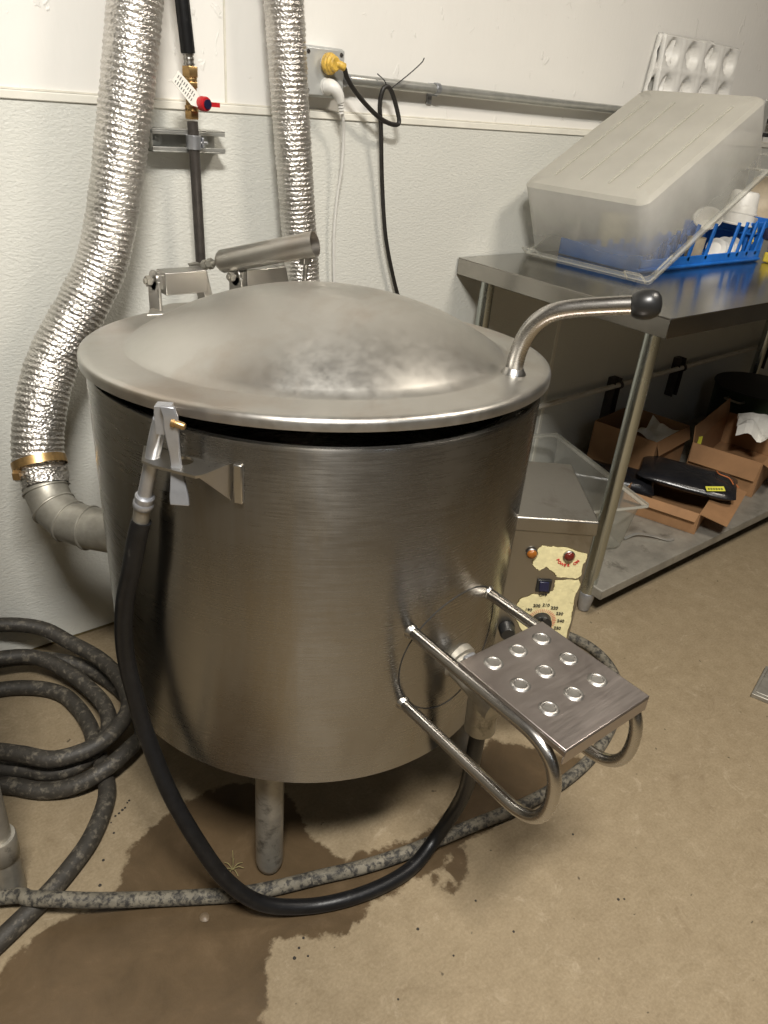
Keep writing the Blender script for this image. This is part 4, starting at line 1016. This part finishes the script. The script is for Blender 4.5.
# ------------------------------------------------------------------ white cup trays leaning on the wall
def traygeo(w_, h_, cols, rows, depth, cr_):
    mb = MB(); nxx, nzz = cols*14, rows*14; vs = []; fs = []
    for j in range(nzz+1):
        for i in range(nxx+1):
            x = w_*i/nxx; z = h_*j/nzz; d = 0
            cx = (math.floor(x/(w_/cols))+.5)*w_/cols; cz = (math.floor(z/(h_/rows))+.5)*h_/rows
            r = math.hypot((x-cx)/.92, z-cz)
            if r < cr_: d = depth*min(1, (cr_-r)/(cr_*.28))
            elif abs(x-cx) > w_/cols*.46 or abs(z-cz) > h_/rows*.46: d = -.003
            if i in (0, nxx) or j in (0, nzz): d = .012
            vs.append((x, d, z))
    n = nxx+1
    for j in range(nzz):
        for i in range(nxx): fs.append((j*n+i, j*n+i+1, (j+1)*n+i+1, (j+1)*n+i))
    return mb.add(vs, fs)
for o_, ux, dv, lab in (((2.272, 1.574, 1.2975), (1, 0, 0), (0, .06, 1), 'white moulded plastic tray with rows of round pockets standing on the conduit against the wall'),
                        ((2.240, 1.588, 1.2975), (1, 0, .02), (.12, .02, 1), 'plain back of a second white tray behind the pocketed tray, only its left edge showing')):
    g_ = traygeo(.438 if ux[2] == 0 else .30, .189, 4, 2, .024, .037)
    dv = Vector(dv).normalized(); ux = Vector(ux).normalized()
    Mx = Matrix((ux, ux.cross(dv)*-1, dv)).transposed().to_4x4(); Mx.translation = Vector(o_)
    mb = MB().merge(g_, Mx)
    tag(build('cup_tray', mb, M['white'], solid=.0015, angle=50), lab, 'tray')

# ------------------------------------------------------------------ under the table
SZ = .0968
tubo = thing('plastic_tub', 'clear empty plastic tub standing open on the undershelf behind the control box', 'tub', (1.72, 1.2, SZ))
# upright: rim on top, so the shell's height axis points down
ry_ = R(-19.0); ud = Vector((-math.cos(ry_), -math.sin(ry_), 0)); vd = Vector((-math.sin(ry_), math.cos(ry_), 0))
Mt = Matrix((ud, vd, Vector((0, 0, -1)))).transposed().to_4x4(); Mt.translation = Vector((1.865, .998, .262)); tubo.matrix_world = Mt
binlike(tubo, Mt, .345, .54, .162, .028, M['tub'], M['tub'], M['tubrim'], 'tub_wall', 'tub_base')

def carton(name, label, c, size, rz, flaps, th=.004, lean=0.0):
    """open cardboard box: c = near-left bottom corner, flaps = list of (side, fold angle from straight up)"""
    root = thing(name, label, 'cardboard box', c)
    u = Vector((math.cos(rz), math.sin(rz), 0)); v = Vector((-math.sin(rz), math.cos(rz), 0)); z = Vector((0, 0, 1)); o = Vector(c)
    Mx = frame(o, u, v, z); sx_, sy_, sz_ = size
    b = MB(); b.box((0, 0, 0), (sx_, sy_, th), Mx); b.box((0, 0, th), (sx_, th, sz_), Mx); b.box((0, sy_-th, th), (sx_, sy_, sz_), Mx); b.box((0, th, th), (th, sy_-th, sz_), Mx); b.box((sx_-th, th, th), (sx_, sy_-th, sz_), Mx)
    build('carton_body', b, M['card'], root, smooth=False, bevel=.001)
    for side, a_, ln_ in flaps:
        a_ = R(a_)
        if side == 'f': oo, al, outw = Vector((0, 0, sz_)), (sx_, u), -v
        if side == 'b': oo, al, outw = Vector((0, sy_, sz_)), (sx_, u), v
        if side == 'l': oo, al, outw = Vector((0, 0, sz_)), (sy_, v), -u
        if side == 'r': oo, al, outw = Vector((sx_, 0, sz_)), (sy_, v), u
        d = (z*math.cos(a_)+outw*math.sin(a_)).normalized(); base = Mx @ oo
        b = MB().prism([(.003, 0), (al[0]-.003, 0), (al[0]-.008, ln_), (.008, ln_)], .003, base, al[1], d)
        build('flap', b, M['card'], root, smooth=False)
    return root
carton('carton', 'low open cardboard box at the front of the undershelf holding black bags', (2.135, .968, SZ), (.33, .25, .075), R(18), [('l', 150, .030), ('f', 100, .085)])
carton('carton', 'dark cardboard box at the back of the undershelf against the wall, torn paper inside', (2.30, 1.270, SZ), (.27, .25, .17), R(8), [('f', 160, .05)])
carton('carton', 'large open cardboard box on the right of the undershelf with folded flaps and paper', (2.575, 1.010, SZ), (.46, .25, .135), R(14), [('f', 115, .06), ('l', 168, .07), ('b', 10, .06)])
# crumpled paper
def crumple(name, c, sx_, sy_, sz_, seed, mat, label, cat, rz=0):
    mb = MB(); n = 10; vs = []; fs = []
    for j in range(n+1):
        for i in range(n+1):
            x, y = (i/n-.5)*sx_, (j/n-.5)*sy_
            zz = sz_*(.5+.9*mnoise.noise(Vector((x*14+seed, y*14, seed))))+.01
            xr = x*math.cos(rz)-y*math.sin(rz); yr = x*math.sin(rz)+y*math.cos(rz)
            vs.append((c[0]+xr, c[1]+yr, c[2]+zz))
    for j in range(n):
        for i in range(n): k = j*(n+1)+i; fs.append((k, k+1, k+n+2, k+n+1))
    return tag(build(name, mb.add(vs, fs), mat, solid=.001, smooth=False), label, cat)
crumple('packing_paper', (2.455, 1.36, .205), .20, .12, .06, 3.0, M['paper'], 'crumpled white packing paper in the dark back cardboard box', 'paper', .3)
crumple('packing_paper', (2.86, 1.20, .20), .20, .13, .08, 8.0, M['paper'], 'white paper sheet sticking up in the large right cardboard box', 'paper', .5)
# black bags
def bag(c, s, seed, label, rz, tilt=0.0):
    bm_ = MB(); nu, nv = 28, 16; vs = []; fs = []
    for j in range(nv+1):
        ph = math.pi*j/nv-math.pi/2
        for i in range(nu):
            t = 2*math.pi*i/nu
            d = Vector((math.copysign(abs(math.cos(t))**.32, math.cos(t))*math.cos(ph)**.6, math.copysign(abs(math.sin(t))**.32, math.sin(t))*math.cos(ph)**.6, math.sin(ph)))
            k = 1+.07*mnoise.noise(d*2.6+Vector((seed, 0, 0)))
            p = Vector((d.x*s[0]*k, d.y*s[1]*k, d.z*s[2]*(1+.25*mnoise.noise(d*4+Vector((0, seed, 0))))))
            p = Matrix.Rotation(rz, 3, 'Z') @ (Matrix.Rotation(tilt, 3, 'Y') @ p)
            vs.append(Vector(c)+p)
    for j in range(nv):
        for i in range(nu): fs.append((j*nu+i, j*nu+(i+1) % nu, (j+1)*nu+(i+1) % nu, (j+1)*nu+i))
    root = thing('black_bag', label, 'bag', c)
    build('bag_body', bm_.add(vs, fs), M['bag'], root, angle=60)
    return root
bg = bag((2.290, 1.120, .199), (.160, .105, .022), 2.0, 'black plastic bag with orange edge lying in the low front carton', R(-62), 0.03)
m_ = MB().tube([(2.352, .992, .214), (2.368, 1.020, .222), (2.362, 1.052, .224), (2.384, 1.075, .221)], .0022, 8, 5); build('orange_trim', m_, M['orange'], bg)
m_ = MB().tube([(2.385, .985, .196), (2.400, 1.03, .208), (2.408, 1.07, .208)], .0022, 8, 5); build('orange_trim', m_, M['orange'], bg)
Ml = frame((2.258, 1.004, .216), (.62, -.40, .02), (.35, .5, .25)); build('yellow_label', MB().box((-.032, -.010, 0), (.032, .010, .0012), Ml), M['labely'], bg, smooth=False)
m_ = MB()
for k in range(6): m_.box((-.026+k*.009, -.005, .0012), (-.021+k*.009, .002, .0016), Ml)
build('label_print', m_, M['blackink'], bg, smooth=False)
bag((2.13, 1.335, .145), (.17, .075, .038), 5.0, 'flat black plastic bag lying on the undershelf behind the front carton', R(-55))
lb_ = MB().box((-.014, -.022, 0), (.014, .022, .0015), frame((2.575, 1.262, .215), (.95, -.3, 0), (.1, .1, 1)))
tag(build('price_label', lb_, M['labely'], smooth=False), 'small yellow label stuck between the back carton and the right carton', 'label')
# pot
pt_ = thing('stock_pot', 'dark pot with black lid standing at the back of the undershelf far right', 'pot', (3.12, 1.36, SZ))
pr_ = [(0, 0), (.165, 0), (.175, .01), (.180, .19), (.184, .195), (.176, .195), (.168, .012), (0, .010)]
PC = (3.22, 1.385, SZ)
build('pot_body', MB().lathe(pr_, PC, seg=48), M['pot'], pt_, angle=40)
build('pot_lid', MB().lathe([(0, .222), (.05, .220), (.15, .206), (.186, .200), (.188, .196), (.15, .198), (0, .21)], PC, seg=48), M['potlid'], pt_, angle=40)
for s in (-1, 1):
    build('pot_handle', MB().tube(fillet([(PC[0]+s*.178, PC[1]-.035, SZ+.165), (PC[0]+s*.222, PC[1]-.035, SZ+.17), (PC[0]+s*.222, PC[1]+.035, SZ+.17), (PC[0]+s*.178, PC[1]+.035, SZ+.165)], .015, 5), .0045, 10, 1), M['steel'], pt_)
# bent metal strap lying on the shelf
m_ = MB(); ribbon(m_, [(1.90, 1.07, SZ+.004), (1.95, 1.06, SZ+.012), (1.99, 1.03, SZ+.008), (2.02, .992, SZ+.004), (2.045, .985, SZ+.003)], (.5, .8, 0), .005, .0012)
tag(build('metal_strap', m_, M['conduit'], smooth=True), 'bent flat metal strap lying on the undershelf beside the clear tub', 'strap')

# ------------------------------------------------------------------ floor oddments
m_ = MB().prism([(0, 0), (.14, .035), (.17, -.05), (.03, -.085)], .012, (1.684, .497, 0)); m_.prism([(.012, -.004), (.13, .025), (.155, -.045), (.036, -.075)], .003, (1.684, .497, .012))
fp = tag(build('floor_plate', m_, M['dirtysteel'], bevel=.003), 'small grimy metal plate set on the floor at the right edge', 'floor plate')
m_ = MB().lathe([(0, .007), (.005, .006), (.009, .003), (.008, 0), (0, 0)], (.311, .746, 0), (0, 0, 1), 10)
for v in m_.v: v.x = .311+(v.x-.311)*1.0+mnoise.noise(v*60)*.003; v.y += mnoise.noise(v*70)*.002
tag(build('pebble', m_, M['stone']), 'small wet pebble on the damp floor below the pale hose', 'pebble')
cr_ = MB()
for (x, y, s) in ((.262, 1.030, .003), (.270, 1.032, .0032), (.250, 1.02, .0022), (.278, 1.036, .0036), (.284, 1.038, .0030), (.243, 1.036, .0026), (.232, 1.036, .003), (.292, 1.047, .0026), (.297, 1.050, .0030), (.246, .995, .003), (.210, .95, .0035), (.188, .905, .004),
                  (.735, .42, .003), (.94, .35, .0035), (.95, .344, .0025), (.60, .52, .0035), (.62, .45, .0025), (.98, .49, .003), (.50, .45, .0025), (.72, .50, .0028), (1.05, .93, .003), (.43, .62, .003), (.40, .60, .004), (.415, .61, .003), (.42, .59, .0025)):
    cr_.lathe([(0, s*.6), (s*.6, s*.4), (s*.8, 0)], (x, y, 0), (0, 0, 1), 7)
co_ = build('crumbs', cr_, M['gravel']); co_['kind'] = 'stuff'; tag(co_, 'dark crumbs of dirt scattered over the concrete floor', 'dirt')
wd_ = thing('weed_sprig', 'dry little weed sprig lying on the damp floor left of the front kettle leg', 'weed', (.39, .80, 0))
m_ = MB()
random.seed(3)
m_.tube([(.392, .800, .001), (.395, .803, .020), (.397, .808, .042)], .0008, 6, 4)
for k in range(7):
    a_ = k*.95; m_.tube([(.392, .800, .002), (.392+.010*math.cos(a_), .800+.010*math.sin(a_), .010), (.392+.020*math.cos(a_), .800+.020*math.sin(a_), .006)], .0007, 5, 4)
build('stem', m_, M['weed'], wd_)
